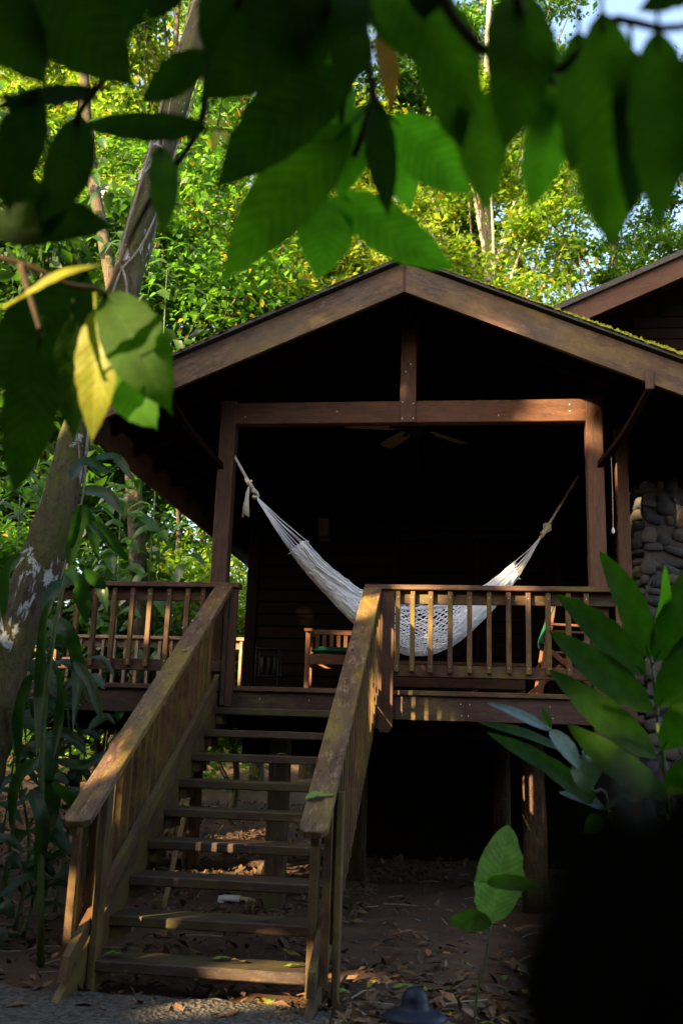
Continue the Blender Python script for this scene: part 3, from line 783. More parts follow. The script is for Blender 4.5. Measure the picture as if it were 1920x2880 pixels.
# folding deck chair at the right
fx = at(1560, 1880, .95).x
dc = empty('folding_chair', (fx, .95, H), 'folding wooden chair with green canvas behind the right railing', 'chair')
for yy in (.70, 1.20):
    board('back_frame', (fx-.16, yy, H), (fx-.02, yy, H+.86), .035, .05, M['furn'], dc, up=(1, 0, 0))
    board('leg', (fx-.26, yy+.04, H), (fx+.36, yy+.04, H+.60), .03, .045, M['furn'], dc, up=(1, 0, 0))
    board('leg', (fx+.42, yy+.005, H), (fx-.10, yy+.005, H+.44), .03, .045, M['furn'], dc, up=(1, 0, 0))
    board('armrest', (fx-.10, yy, H+.64), (fx+.46, yy, H+.62), .05, .022, M['furn'], dc)
board('cross_bar', (fx-.125, .72, H+.30), (fx-.125, 1.18, H+.30), .04, .03, M['furn'], dc)
board('cross_bar', (fx+.36, .72, H+.46), (fx+.36, 1.18, H+.46), .09, .03, M['furn'], dc); board('cross_bar', (fx+.30, .74, H+.06), (fx+.30, 1.16, H+.06), .03, .04, M['furn'], dc)
for k in range(5): board('seat_slat', (fx-.06+k*.085, .73, H+.40), (fx-.06+k*.085, 1.17, H+.40), .07, .018, M['furn'], dc)
V = []; cl = curve([(fx-.03, 0, H+.80), (fx-.10, 0, H+.62), (fx-.14, 0, H+.48), (fx-.06, 0, H+.44)], 12)
for p in cl:
    for yy in (.68, .80, .95, 1.10, 1.22): V.append(Vector((p.x-.012*math.sin(yy*9), yy, p.z)))
MB().add(V, [(i*5+k, i*5+k+1, i*5+k+6, i*5+k+5) for i in range(12) for k in range(4)]).build('canvas_cloth', M['green'], dc).modifiers.new('s', 'SOLIDIFY').thickness = .012
# low bench along the wall
bz = H+.40; bxa, bxb = at(1080, 1850, 2.2).x, at(1480, 1850, 2.2).x
bn = empty('low_bench', ((bxa+bxb)/2, 2.2, H), 'low dark wooden bench against the cabin wall behind the hammock', 'bench')
for k in range(3): box('seat_plank', (bxa, 1.95+k*.16, bz-.035), (bxb, 1.95+k*.16+.15, bz), M['beam'], bn)
box('apron', (bxa+.03, 1.975, bz-.15), (bxb-.03, 2.0, bz-.037), M['beam'], bn); box('apron', (bxa+.03, 1.98, bz-.26), (bxb-.03, 1.995, bz-.165), M['post'], bn)
for x0 in (bxa+.03, (bxa+bxb)/2+.18, bxb-.08):
    for yy in (2.001, 2.35): box('leg', (x0, yy, H), (x0+.05, yy+.05, bz-.037), M['beam'], bn)
# small dark metal rack in the corner
rk = empty('metal_rack', (-.02, 2.55, H), 'dark metal rack standing in the shade by the cabin corner', 'rack')
x0, x1 = at(722, 1900, 2.5).x, at(785, 1900, 2.5).x
for x in (x0, x1):
    for yy in (2.42, 2.62): MB().tube([(x, yy, H), (x, yy, H+.55)], .008, 6).build('upright', M['metal'], rk)
for zz in (.24, .53):
    box('shelf', (x0-.01, 2.41, H+zz), (x1+.01, 2.63, H+zz+.012), M['metal'], rk)
for k in range(3): MB().tube([(x0+.06+k*.07, 2.5, H+.254), (x0+.06+k*.07, 2.5, H+.45)], [.028, .024], 10).build('canister', M['metal'], rk)
# wooden wall lamp box
wl = empty('wall_lamp', at(912, 1490, 2.84), 'small wooden box lamp on the dark wall above the armchair', 'lamp')
q = at(912, 1490, 2.84)
box('back_plate', (q.x-.055, 2.853, q.z-.13), (q.x+.055, 2.872, q.z+.13), M['beam'], wl); box('lamp_hood', (q.x-.06, 2.76, q.z-.09), (q.x+.06, 2.852, q.z+.12), M['post'], wl, .01)
# pull cord of the rolled blind
q0 = at(1716, 1255, .30); q1 = at(1723, 1490, .30)
pc = empty('blind_cord', q1, 'thin white blind cord with a bead hanging beside the right porch post', 'cord')
MB().tube([q0, (q0+q1)/2+Vector((.004, 0, 0)), q1], .004, 5).build('cord', M['jute'], pc)
MB().tube([q1+Vector((0, 0, z)) for z in (.02, .0, -.025, -.035)], [.006, .013, .014, .005], 8).build('bead', M['rope'], pc)

# ------------------------------------------------------------------ ground things
# path light
pl = ad(1165, 2846, 4.05)
lt = empty('path_light', (pl.x, pl.y, 0), 'dark blue-black domed path light at the bottom of the picture', 'path light')
MB().tube([(pl.x, pl.y, 0), (pl.x, pl.y, pl.z-.05)], .016, 10).build('stake', M['bluemetal'], lt)
rr = [(.0, .052), (.012, .050), (.03, .044), (.045, .047), (.05, .05)]
prof = [(-.022, .135), (-.018, .137), (.0, .11), (.012, .075), (.022, .058), (.05, .056), (.075, .046), (.092, .026), (.099, .006)]
mb = MB(); mb.tube([(pl.x, pl.y, pl.z+z) for z, r in prof], [r for z, r in prof], 28); mb.build('lamp_shade', M['bluemetal'], lt)
MB().tube([(pl.x, pl.y, pl.z-.06), (pl.x, pl.y, pl.z-.015)], [.03, .05], 14).build('lens', M['pvc'], lt)
# grey pipe elbow by the deck support
pp = at(655, 2540, .62); zg = .03
pe = empty('pipe_elbow', (pp.x, pp.y, 0), 'grey plastic pipe elbow with a yellowed stub lying behind the stairs', 'pipe')
a_, b_, c_ = [Vector((at(x, y, .62).x, .62, at(x, y, .62).z)) for x, y in ((622, 2540), (675, 2541), (716, 2549))]
dzz = .05-a_.z
for v in (a_, b_, c_): v.z += dzz
MB().tube([a_-Vector((0, 0, .07)), a_-Vector((0, 0, .02)), a_, a_+Vector((.02, 0, .004)), b_], [.03, .03, .033, .03, .03], 10).build('elbow', M['pvc'], pe)
MB().tube([b_-Vector((.01, 0, 0)), c_], .024, 10).build('stub', M['pvc_y'], pe)
# leaning bamboo cane and a fallen log behind the stairs
a_ = at(540, 2200, .35); b_ = at(438, 2650, .1)
cn = empty('bamboo_cane', (b_.x, b_.y, 0), 'thin bamboo cane leaning behind the stair treads', 'cane')
b_ = a_+(b_-a_)*((a_.z)/(a_.z-b_.z))
MB().tube([a_+(b_-a_)*(k/8) for k in range(9)], [.019 if k % 2 else .021 for k in range(9)], 8).build('cane', M['bamboo'], cn)
lg = [Vector((x, y, ground_z(x, y)+.06+.02*math.sin(x*3))) for x, y in ((-1.7, 2.5), (-1.1, 2.7), (-.5, 2.95), (.3, 3.25))]
fl = empty('fallen_branch', lg[0], 'fallen branch lying on the leafy ground under the deck', 'branch')
mb = MB().tube(curve(lg, 12), [.055-.002*k for k in range(13)], 9, rough=.08); mb.tube([lg[2], lg[2]+Vector((.2, .25, .1))], [.03, .015], 6); mb.build('branch_wood', M['log'], fl)

# ================================================================== VEGETATION
def leaf_cloud(name, C, L, W, mat, parent=None, droop=.35, upb=.8, seed=1, spread=.35, kind=None):
    """many small folded leaves (two triangles each) round the points C, as one mesh"""
    r = np.random.default_rng(seed); C = np.asarray(C, dtype=np.float64); n = len(C)
    ax = r.normal(size=(n, 3)); ax[:, 2] = ax[:, 2]*.5-droop; ax /= np.linalg.norm(ax, axis=1)[:, None]
    nm = r.normal(size=(n, 3)); nm[:, 2] = np.abs(nm[:, 2])+upb
    nm -= ax*(nm*ax).sum(1)[:, None]; nm /= np.linalg.norm(nm, axis=1)[:, None]
    sd_ = np.cross(nm, ax)
    s = (1+spread*r.normal(size=n)).clip(.4, 2)[:, None]; l = L*s; w_ = W*s*.5
    b = C-ax*l*.5; t = C+ax*l*.5; q = C-ax*l*.05
    up_ = nm*w_*.35
    V = np.stack([b, q+sd_*w_+up_, t, q-sd_*w_+up_], 1).reshape(-1, 3)
    org = C.mean(0); V = V-org
    base = np.arange(n)[:, None]*4
    F = np.concatenate([base+np.array([0, 1, 2]), base+np.array([0, 2, 3])], 1).reshape(-1)
    me = bpy.data.meshes.new(name); me.vertices.add(n*4); me.vertices.foreach_set('co', V.astype(np.float32).ravel())
    me.loops.add(n*6); me.loops.foreach_set('vertex_index', F.astype(np.int32))
    me.polygons.add(n*2); me.polygons.foreach_set('loop_start', np.arange(0, n*6, 3, dtype=np.int32))
    me.update(calc_edges=True); me.validate()
    o = link(name, me, mat, parent, Matrix.Translation(Vector(org)))
    if kind: o['kind'] = kind
    return o
def clusters(center, radii, n, per, cr, seed, shell=.55, cut=None):
    r = np.random.default_rng(seed); d = r.normal(size=(n, 3)); d /= np.linalg.norm(d, axis=1)[:, None]
    rad_ = (shell+(1-shell)*r.random(n))[:, None]*(r.random(n)[:, None]**.25)
    c = np.array(center)+d*rad_*np.array(radii)
    k = (per*(.5+r.random(n))).astype(int)
    P = np.repeat(c, k, 0); sc = np.repeat(cr*(.6+.8*r.random(n)), k)[:, None]
    P = P+r.normal(size=P.shape)*sc*np.array([1, 1, .65])*.5
    return c, P
def tree(label, x, y, top, r0, cc, cr, n, per, L, mat, bk='bark2', seed=1, lean=(0, 0), ccr=.66, group=None, cat='tree', name='tree', droop=.35):
    z0 = ground_z(x, y)-.1
    e = empty(name, (x, y, z0), label, cat, group)
    pts = [Vector((x, y, z0))]
    rr = random.Random(seed)
    for k in range(1, 8):
        t = k/7; pts.append(Vector((x+lean[0]*t+rr.uniform(-.12, .12), y+lean[1]*t+rr.uniform(-.12, .12), z0+(top-z0)*t)))
    mb = MB(); mb.tube(curve(pts, 16), [r0*(1.25 if k == 0 else 1)*(1-.75*k/16) for k in range(17)], 10, rough=.06)
    c, P = clusters(cc, cr, n, int(per*1.75), ccr, seed)
    for q in c[::4]:
        q = Vector(q); k = min(6, max(1, int((q.z-z0)/(top-z0)*7)-1)); a = pts[k]
        mid = (a+q)/2+Vector((rr.uniform(-.3, .3), rr.uniform(-.3, .3), rr.uniform(0, .5)))
        mb.tube(curve([a, mid, q], 6), [r0*.28*(1-.13*i) for i in range(7)], 5)
    mb.build('trunk', M[bk], e)
    leaf_cloud('crown', P, L*.78, L*.40, M[mat], e, seed=seed, droop=droop, spread=.45)
    return e
G_ = 'forest trees behind the cabin'
tree('tall leafy tree close behind the left deck, green crown', -4.2, 9.5, 15, .22, (-4.0, 9.3, 8.6), (3.0, 2.2, 6.6), 140, 150, .19, 'f_b', seed=3, group=G_)
tree('yellow-green tree at the far left edge of the forest', -8.5, 12, 20, .25, (-8.2, 12, 11.0), (3.4, 2.6, 10), 170, 150, .20, 'f_a', seed=4, group=G_)
tree('golden leafed tree rising directly behind the left roof slope', -1.2, 12.5, 18, .2, (-1.0, 12.5, 10.5), (3.0, 2.4, 7.8), 160, 150, .18, 'f_c', seed=5, group=G_)
tree('pale trunked tree standing behind the roof ridge', 2.6, 16, 23, .26, (2.4, 16, 14.0), (3.2, 2.5, 7.5), 130, 140, .20, 'f_a', bk='pale', seed=6, group=G_)
tree('bright bushy tree right of the ridge above the mossy roof edge', 5.0, 13, 10, .16, (5.0, 13, 7.6), (2.7, 2.2, 3.6), 115, 150, .18, 'f_a', seed=7, group=G_)
tree('open crowned tree high at the right against the white sky', 6.9, 23, 26, .25, (6.3, 23, 19.5), (3.6, 2.5, 6.6), 85, 110, .22, 'f_b', seed=8, group=G_)
tree('sparse tree at the upper right corner with sky between its leaves', 10.2, 21, 25, .22, (9.6, 21, 19), (2.8, 2.0, 7), 90, 110, .22, 'f_d', seed=15, group=G_)
tree('big green tree deep in the forest on the left', -12, 19, 26, .35, (-12, 19, 15), (4.6, 3.5, 12), 190, 150, .24, 'f_b', seed=9, group=G_)
tree('tall golden tree deep behind the leaning trunk', -5.2, 19, 28, .3, (-5.2, 19, 18), (4.6, 3.5, 11.5), 190, 150, .24, 'f_c', seed=10, group=G_)
tree('tall dark crowned tree above the roof ridge', .6, 22, 29, .3, (.4, 22, 20.5), (4.4, 3.5, 8.5), 150, 140, .25, 'f_d', bk='pale', seed=11, group=G_)
tree('dark tree with dry hanging leaves beside the upper roof', 7.3, 12.2, 9.5, .15, (7.2, 12, 8.0), (1.5, 1.6, 1.9), 36, 100, .22, 'f_dry', seed=12, group=G_, droop=1.2)
tree('slim tree with sparse crown at the top left corner', -9.2, 14.5, 23, .2, (-9.2, 14.5, 18), (3.4, 2.5, 5.5), 100, 140, .20, 'f_a', seed=13, group=G_)
tree('yellow-green tree filling the gap behind the hammock post', -2.8, 7.6, 5.5, .1, (-2.6, 7.9, 3.0), (1.9, 1.3, 2.0), 70, 110, .15, 'f_a', seed=14, group=G_)
tree('dark broad-leaved tree standing behind the leaning trunk', -5.7, 7.6, 12, .16, (-5.6, 7.6, 6.8), (2.1, 1.2, 5.0), 60, 75, .36, 'f_d', seed=31, group=G_, droop=.8, ccr=.8)  # dark crowns added for depth, shaded gaps put into their leaf colour
tree('dark green tree at the left edge behind the deck', -8.0, 8.6, 15, .18, (-7.9, 8.6, 9.0), (1.9, 1.2, 6.0), 60, 80, .34, 'f_d', seed=32, group=G_, droop=.8, ccr=.8)
tree('green tree with shade-dark leaf colour between the golden crowns left of the ridge', -1.9, 10.6, 12, .14, (-1.9, 10.6, 8.0), (1.0, .9, 3.6), 22, 80, .30, 'f_d', seed=33, group=G_, ccr=.7)
S_ = 'shrubs behind the left deck'
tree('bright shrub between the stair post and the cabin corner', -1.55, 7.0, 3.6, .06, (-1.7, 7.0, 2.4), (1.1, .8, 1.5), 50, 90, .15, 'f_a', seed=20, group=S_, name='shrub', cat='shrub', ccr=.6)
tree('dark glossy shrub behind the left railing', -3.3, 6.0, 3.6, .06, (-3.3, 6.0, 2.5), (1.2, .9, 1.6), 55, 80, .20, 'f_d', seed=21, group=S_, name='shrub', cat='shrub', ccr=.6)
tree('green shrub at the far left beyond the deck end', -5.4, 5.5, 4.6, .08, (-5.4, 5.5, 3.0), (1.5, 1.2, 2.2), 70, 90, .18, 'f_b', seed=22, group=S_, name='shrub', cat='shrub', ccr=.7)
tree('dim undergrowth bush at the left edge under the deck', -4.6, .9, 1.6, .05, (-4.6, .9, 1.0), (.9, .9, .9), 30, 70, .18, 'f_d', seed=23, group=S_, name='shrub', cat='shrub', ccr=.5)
# far wood: one mass closing the view
def far_wood():
    r = np.random.default_rng(99); P = []
    for _ in range(620):
        x = r.uniform(-27, 11); y = r.uniform(27, 36); z = r.uniform(.5, 38)
        lim = 40 if x < -2 else 37-2.6*(x+2)
        if z > lim: continue
        c = np.array([x, y, z]); k = int(60+60*r.random()); k = int(k*1.5); P.append(c+r.normal(size=(k, 3))*np.array([.9, .9, .7]))
    return np.concatenate(P)
tag(leaf_cloud('distant_forest', far_wood(), .26, .13, M['f_b'], seed=77, kind='stuff'), 'dense far green forest closing the view behind the trees', 'forest')
ug = np.random.default_rng(5); n = 2600
P = np.stack([ug.uniform(-14, 9, n), ug.uniform(9, 24, n), np.zeros(n)], 1); P = P[(P[:, 0] < -2.2) | (P[:, 1] > 17)]; n = len(P); P[:, 2] = [ground_z(a, b)+abs(ug.normal(0, .35))+.05 for a, b in P[:, :2]]
tag(leaf_cloud('undergrowth', np.repeat(P, 5, 0)+ug.normal(size=(n*5, 3))*.22, .22, .10, M['f_b'], seed=78, kind='stuff', upb=1.2), 'low leafy undergrowth covering the forest floor', 'undergrowth')

# ------------------------------------------------------------------ big single leaves
def prof_ell(t): return max(0, math.sin(math.pi*min(1, t)**.86))**.78*(1-.12*t)
def prof_acu(t):                     # broad blade drawn out into a drip tip
    a = max(0., math.sin(math.pi*min(1, (t/.93))**.92))**.72 if t < .93 else 0
    tip = .10*(1-t)/.12 if t > .88 else 0
    return max(a*(1-.1*t), min(.12, tip))
def prof_strap(t): return min(1, t*5+.35)*min(1, (1-t)*3.2)**.8
def big_leaf(name, parent, mat, pts, width, hint, prof=prof_acu, fold=.12, corr=.0, nv=12, nx=18, ny=3, curl=0., petiole=0, wav=0., solid=False):
    ph = random.uniform(0, 6)
    cl = curve(pts, nx); V = []; UV = []; F = []; L = sum((cl[i+1]-cl[i]).length for i in range(nx)); h = Vector(hint).normalized()
    for i, p in enumerate(cl):
        t = i/nx; tg = (cl[min(i+1, nx)]-cl[max(i-1, 0)]).normalized(); s = h.cross(tg).normalized(); n = tg.cross(s)
        w_ = width/2*prof(t)
        for k in range(-ny, ny+1):
            v = k/ny; z = fold*abs(v)*w_-curl*v*v*w_
            if corr: z += corr*w_*math.sin(2*math.pi*nv*(t-.16*abs(v)))*min(1, abs(v)*2)*.5
            if wav: z += wav*width*math.sin(t*9+ph+(2 if v > 0 else 0))*v*v
            ww = w_*(1+.035*math.sin(t*37+ph+k))
            V.append(p+s*(v*ww)+n*z); UV.append((t, .5+.5*v))
    m_ = 2*ny+1
    for i in range(nx):
        for k in range(2*ny): F.append((i*m_+k, i*m_+k+1, (i+1)*m_+k+1, (i+1)*m_+k))
    o0 = cl[0]; Vn = [v-o0 for v in V]
    if petiole:
        a = cl[0]; d = (cl[0]-cl[1]).normalized(); pv_, pf_ = tube_data([a+(cl[2]-a), a, a+d*petiole], [.0016, .0022, .003], 5, True, len(Vn))
        Vn += [v-o0 for v in pv_]; F += pf_; UV += [(0, .5)]*len(pv_)
    me = mesh(name, Vn, F, True)
    ul = me.uv_layers.new(name='UVMap'); li = np.zeros(len(me.loops), np.int32); me.loops.foreach_get('vertex_index', li)
    ul.data.foreach_set('uv', np.array(UV, np.float32)[li].ravel())
    return link(name, me, mat, parent, Matrix.Translation(o0))
def px_leaf(parent, mat, b, t, wpx, D, D2=None, bow=.06, tilt=(0, 0), name='leaf', **kw):
    D2 = D2 or D; B = ad(b[0], b[1], D); T = ad(t[0], t[1], D2)
    n = (-FWD+RIGHT*tilt[0]+UP*tilt[1]).normalized(); L = (T-B).length
    side = n.cross((T-B).normalized())
    mid = (B+T)/2+n*(bow*L)+side*(random.uniform(-.05, .05)*L)
    wd = wpx*((D+D2)/2)/FPX/max(.4, 1/math.sqrt(1+tilt[0]**2*.6))
    return big_leaf(name, parent, mat, [B, mid, T], wd, n, **kw)

# overhanging branches close to the camera, leaf by leaf (base, tip, width in photo pixels, distance)
def branch(label, stems, leaves, grp='branches hanging over the view'):
    e = empty('overhanging_branch', ad(*stems[0][0][:2], stems[0][0][2]), label, 'branch', grp)
    for st_ in stems:
        P = [ad(*p) for p in st_]; n = 14
        MB().tube(curve(P, n), [.0075*(1-.55*k/n) for k in range(n+1)], 6).build('stem', M['twig'], e)
    for mt, b, t, w_, D, tl in leaves:
        px_leaf(e, M[mt], (b[0]-(t[0]-b[0])*.04, b[1]-(t[1]-b[1])*.04), (t[0]+(t[0]-b[0])*.05, t[1]+(t[1]-b[1])*.05), w_*1.06, D, D*random.uniform(.93, 1.05), bow=random.uniform(-.02, .09), tilt=tl, corr=.11, nv=13, fold=.22, curl=.10, petiole=.03, wav=.02)
    return e
dk, md, yg = 'leaf_dark', 'leaf_mid', 'leaf_backlit'
branch('dark leafy branch hanging into the upper left corner',
 [[(594, -60, 1.5), (575, 300, 1.55), (530, 415, 1.6), (430, 550, 1.65), (345, 720, 1.75), (300, 830, 1.8)], [(420, -80, 1.35), (265, 255, 1.4), (-40, 270, 1.35)], [(270, 250, 1.4), (215, 340, 1.45), (180, 520, 1.5)]],
 [(dk, (60, -110), (372, 240), 260, 1.25, (.2, -.2)), (dk, (-110, -60), (128, 240), 200, 1.2, (.2, -.2)), (dk, (575, 362), (222, 350), 100, 1.55, (0, .3)),
  (dk, (585, 150), (395, 285), 120, 1.5, (-.2, .1)), (dk, (265, 255), (-20, 305), 90, 1.4, (0, .4)), (dk, (100, 265), (25, 600), 140, 1.35, (.1, .1)),
  (dk, (225, 330), (120, 625), 130, 1.45, (.3, .1)), (md, (450, 415), (462, 660), 84, 1.6, (.1, 0)), (dk, (-30, 640), (318, 640), 165, 1.55, (0, .3)),
  (dk, (500, -80), (420, 60), 120, 1.3, (0, 0)), (dk, (330, -120), (330, 120), 170, 1.3, (0, 0)), (dk, (-60, 480), (150, 560), 110, 1.45, (0, .2)), (dk, (170, 520), (150, 640), 100, 1.5, (0, 0)), (dk, (190, 520), (60, 700), 110, 1.5, (.2, .2))])
branch('leafy branch low at the left with one sunlit yellow leaf',
 [[(-140, 700, 1.7), (60, 740, 1.72), (190, 800, 1.75), (300, 835, 1.8), (335, 1040, 1.85)], [(60, 742, 1.72), (120, 950, 1.7)]],
 [('leaf_yel', (60, 838), (290, 745), 40, 1.66, (.0, .9)), (dk, (235, 775), (-40, 1100), 220, 1.98, (.1, .15)), (dk, (112, 955), (40, 1390), 150, 1.6, (.15, 0)),
  ('leaf_yel', (268, 880), (258, 1240), 118, 1.80, (-.1, .1)), (dk, (205, 900), (212, 1235), 95, 1.78, (.3, 0)), (md, (300, 832), (478, 1155), 185, 1.8, (-.1, 0)), (yg, (335, 1050), (440, 1205), 130, 1.85, (-.1, .2))])
branch('leafy branch hanging over the top centre with bright backlit-coloured leaves',
 [[(700, -80, 1.3), (640, 150, 1.35), (600, 290, 1.4)], [(1010, -90, 1.4), (1030, 120, 1.42), (1050, 290, 1.45), (1075, 340, 1.5)], [(1035, 150, 1.42), (985, 215, 1.45), (960, 330, 1.5), (935, 500, 1.55)], [(1050, 290, 1.45), (985, 470, 1.55), (960, 548, 1.6)]],
 [(dk, (905, -40), (560, 280), 230, 1.25, (.1, -.1)), (dk, (985, 210), (607, 530), 195, 1.4, (.1, .1)), (md, (975, 365), (626, 790), 185, 1.5, (.15, .05)),
  (yg, (915, 555), (890, 785), 160, 1.62, (0, 0)), (yg, (965, 548), (1275, 758), 150, 1.6, (0, .2)), (yg, (1105, 335), (1322, 545), 165, 1.55, (0, 0)),
  (dk, (1060, 285), (1092, 610), 92, 1.42, (.3, 0)), (yg, (1030, 300), (948, 570), 110, 1.58, (.1, 0)), (yg, (1105, 350), (1150, 590), 110, 1.6, (0, 0)),
  ('leaf_brown', (1062, 90), (1100, 310), 62, 1.45, (.2, 0)), (dk, (1000, -60), (930, 150), 150, 1.3, (0, 0)), (md, (860, -90), (760, 130), 150, 1.4, (0, .1)), (dk, (720, -100), (600, 200), 180, 1.35, (0, 0)), (dk, (800, -60), (900, 230), 170, 1.3, (0, 0)), (dk, (1100, -80), (1130, 160), 180, 1.3, (0, 0)), (md, (900, 60), (790, 330), 150, 1.45, (.1, 0)), (dk, (1000, 60), (960, 260), 120, 1.35, (.1, 0)), (yg, (985, 240), (860, 430), 90, 1.56, (.2, .2))])
branch('dark branch of large leaves hanging across the upper right corner',
 [[(1180, -120, 1.15), (1330, 120, 1.12), (1560, 200, 1.08), (1700, 60, 1.02), (1860, 80, .95), (2000, 60, .92)], [(1440, -100, 1.1), (1470, 60, 1.1), (1560, 240, 1.1)]],
 [(md, (1060, -60), (1345, 335), 205, 1.2, (0, -.1)), (md, (1330, 250), (1368, 595), 140, 1.2, (0, 0)), (md, (1450, -20), (1420, 430), 195, 1.12, (0, 0)),
  (yg, (1565, 265), (1488, 595), 130, 1.2, (.1, 0)), (md, (1690, 50), (1690, 645), 190, 1.0, (0, 0)), (md, (1848, 100), (1850, 645), 180, .95, (0, 0)),
  (md, (1665, 380), (1722, 700), 150, 1.15, (-.2, 0)), (dk, (1990, -50), (1790, 30), 110, .95, (0, .3)), (dk, (1230, -140), (1190, 60), 150, 1.15, (0, 0)), (dk, (1960, 90), (1950, 640), 150, .97, (0, 0)), (md, (1240, 70), (1300, 420), 150, 1.22, (0, 0)), (md, (1505, 60), (1540, 440), 140, 1.18, (0, 0)), (dk, (1775, 150), (1768, 610), 150, 1.03, (0, 0)), (md, (1625, 100), (1600, 500), 130, 1.1, (.1, 0))])

# ------------------------------------------------------------------ ginger plants at the right
def plant(name, label, stem_px, leaves, mats, cat='plant', prof=prof_ell, nv=30, stem_r=.008, corr=.015):
    P = [ad(*p) for p in stem_px]; a = P[0]
    P = [Vector((a.x+.02, a.y, ground_z(a.x, a.y)-.03))]+P
    e = empty(name, P[0], label, cat); n = 18
    MB().tube(curve(P, n), [stem_r*(1-.5*k/n) for k in range(n+1)], 7).build('stem', M['stem'], e)
    for i, lf in enumerate(leaves):
        b, t, w_, D, tl = lf[:5]; mt = lf[5] if len(lf) > 5 else mats
        px_leaf(e, M[mt], b, t, w_*(.88 if name == 'ginger_plant' else 1), D, D*random.uniform(.95, 1.02), bow=random.uniform(.02, .08), tilt=tl, prof=prof, fold=.2, corr=corr, nv=nv, wav=.03, petiole=.02)
    return e
plant('ginger_plant', 'tall ginger plant with rows of green leaves before the stone chimney', [(1872, 2240, 3.0), (1850, 2050, 3.0), (1835, 1900, 3.02), (1828, 1840, 3.05)],
 [((1826, 1850), (1684, 1549), 112, 3.02, (.1, .2)), ((1815, 1900), (1566, 1672), 122, 3.0, (.1, .5)), ((1838, 2003), (1540, 1772), 125, 2.97, (0, .5)), ((1850, 2130), (1540, 1882), 120, 2.95, (0, .5)),
  ((1873, 2242), (1592, 2035), 112, 2.9, (0, .4)), ((1832, 1840), (1868, 1590), 62, 3.08, (.4, 0), 'leaf_backlit'), ((1838, 1862), (1965, 1560), 130, 3.0, (-.2, .1)), ((1848, 1990), (1985, 1740), 125, 2.98, (-.1, .2)),
  ((1858, 2110), (2010, 1890), 120, 2.95, (-.1, .2)), ((1868, 2230), (2010, 2060), 110, 2.9, (0, .2))], 'ginger')
plant('ginger_plant', 'low ginger plant with glossy leaves tinted by painted sky sheen in front of the deck shadow', [(1715, 2330, 3.3), (1660, 2220, 3.3), (1600, 2120, 3.32), (1545, 2050, 3.35)],
 [((1548, 2056), (1368, 1976), 44, 3.34, (0, 1.2), 'ginger_g'), ((1592, 2112), (1340, 2030), 46, 3.32, (0, 1.2)), ((1622, 2200), (1366, 2058), 66, 3.3, (0, .8)), ((1685, 2262), (1460, 2098), 74, 3.28, (0, .6)),
  ((1548, 2056), (1521, 1986), 28, 3.36, (.5, .3)), ((1545, 2052), (1628, 2165), 64, 3.3, (0, 1.0), 'ginger_g'), ((1640, 2128), (1652, 2232), 104, 3.22, (0, 1.3), 'ginger_g'),
  ((1700, 2275), (1568, 2228), 48, 3.25, (0, 1.2), 'ginger_g'), ((1690, 2275), (1795, 2250), 64, 3.25, (0, 1.2), 'ginger_g'), ((1690, 2290), (1640, 2340), 60, 3.2, (0, .8)), ((1640, 2128), (1710, 2140), 60, 3.25, (0, 1.3), 'ginger_g')], 'ginger')
plant('prayer_plant', 'single upright pale green leaf on a thin stem above the dirt', [(1335, 2860, 3.45), (1362, 2710, 3.5), (1380, 2600, 3.55)],
 [((1380, 2595), (1428, 2318), 135, 3.55, (.1, .1)), ((1382, 2598), (1262, 2588), 62, 3.5, (0, .9), 'leaf_mid'), ((1366, 2480), (1518, 2492), 48, 3.35, (0, 1.0), 'leaf_mid')], 'cala', nv=13, corr=.16, stem_r=.006, prof=lambda t: max(0, math.sin(math.pi*min(1, t)**.84))**.62)
# dark shrub so close to the lens that it is only a blur
sh = empty('shrub', (CAM.x+.09, CAM.y+.24, 0), 'black out-of-focus shrub filling the lower right corner', 'shrub')
MB().tube(curve([Vector((CAM.x+.09, CAM.y+.24, -.02)), ad(1850, 3600, .21), ad(1790, 2900, .175), ad(1760, 2600, .168)], 12), [.006-.0003*k for k in range(13)], 6).build('stem', M['twig'], sh)
M['leaf_black'] = leafmat('shade_black_leaf', (.004, .006, .002), (.003, .005, .001), .15, .9, .05, .2, veins=10)  # near-black leaf colour stands in for deep shade
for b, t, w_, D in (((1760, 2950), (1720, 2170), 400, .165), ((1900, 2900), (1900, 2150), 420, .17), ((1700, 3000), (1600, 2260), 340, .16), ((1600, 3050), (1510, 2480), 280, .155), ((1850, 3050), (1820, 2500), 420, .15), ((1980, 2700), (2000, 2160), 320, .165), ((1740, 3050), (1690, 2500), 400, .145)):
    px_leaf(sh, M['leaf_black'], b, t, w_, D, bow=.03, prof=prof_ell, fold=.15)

# ------------------------------------------------------------------ leaning mossy trunk with vines at the left
tp_ = [(-95, 2330, 6.1, 150), (-45, 2130, 6.15, 142), (-7, 1991, 6.2, 136), (30, 1830, 6.3, 130), (100, 1624, 6.45, 128), (160, 1440, 6.6, 112), (211, 1240, 6.8, 98), (290, 1000, 7.0, 92), (348, 830, 7.15, 92), (374, 720, 7.3, 88), (450, 430, 7.6, 76), (520, 220, 7.85, 74), (566, 60, 8.05, 73), (640, -200, 8.4, 66), (700, -500, 8.8, 58)]
tc = [ad(a, b, d) for a, b, d, w_ in tp_]; tr_ = [w_*d/FPX/2*.92 for a, b, d, w_ in tp_]
bpt = tc[0]+(tc[0]-tc[1]).normalized()*1.1; bpt.z = -.05; tc = [bpt]+tc; tr_ = [.2]+tr_
lt_ = empty('leaning_tree', bpt, 'leaning mossy tree trunk with white lichen patches at the left', 'tree')
nn = 90; cl = curve(tc, nn); ri = np.interp(np.linspace(0, len(tr_)-1, nn+1), range(len(tr_)), tr_)
V, F = tube_data(cl, list(ri), 22); 
rr = random.Random(3)
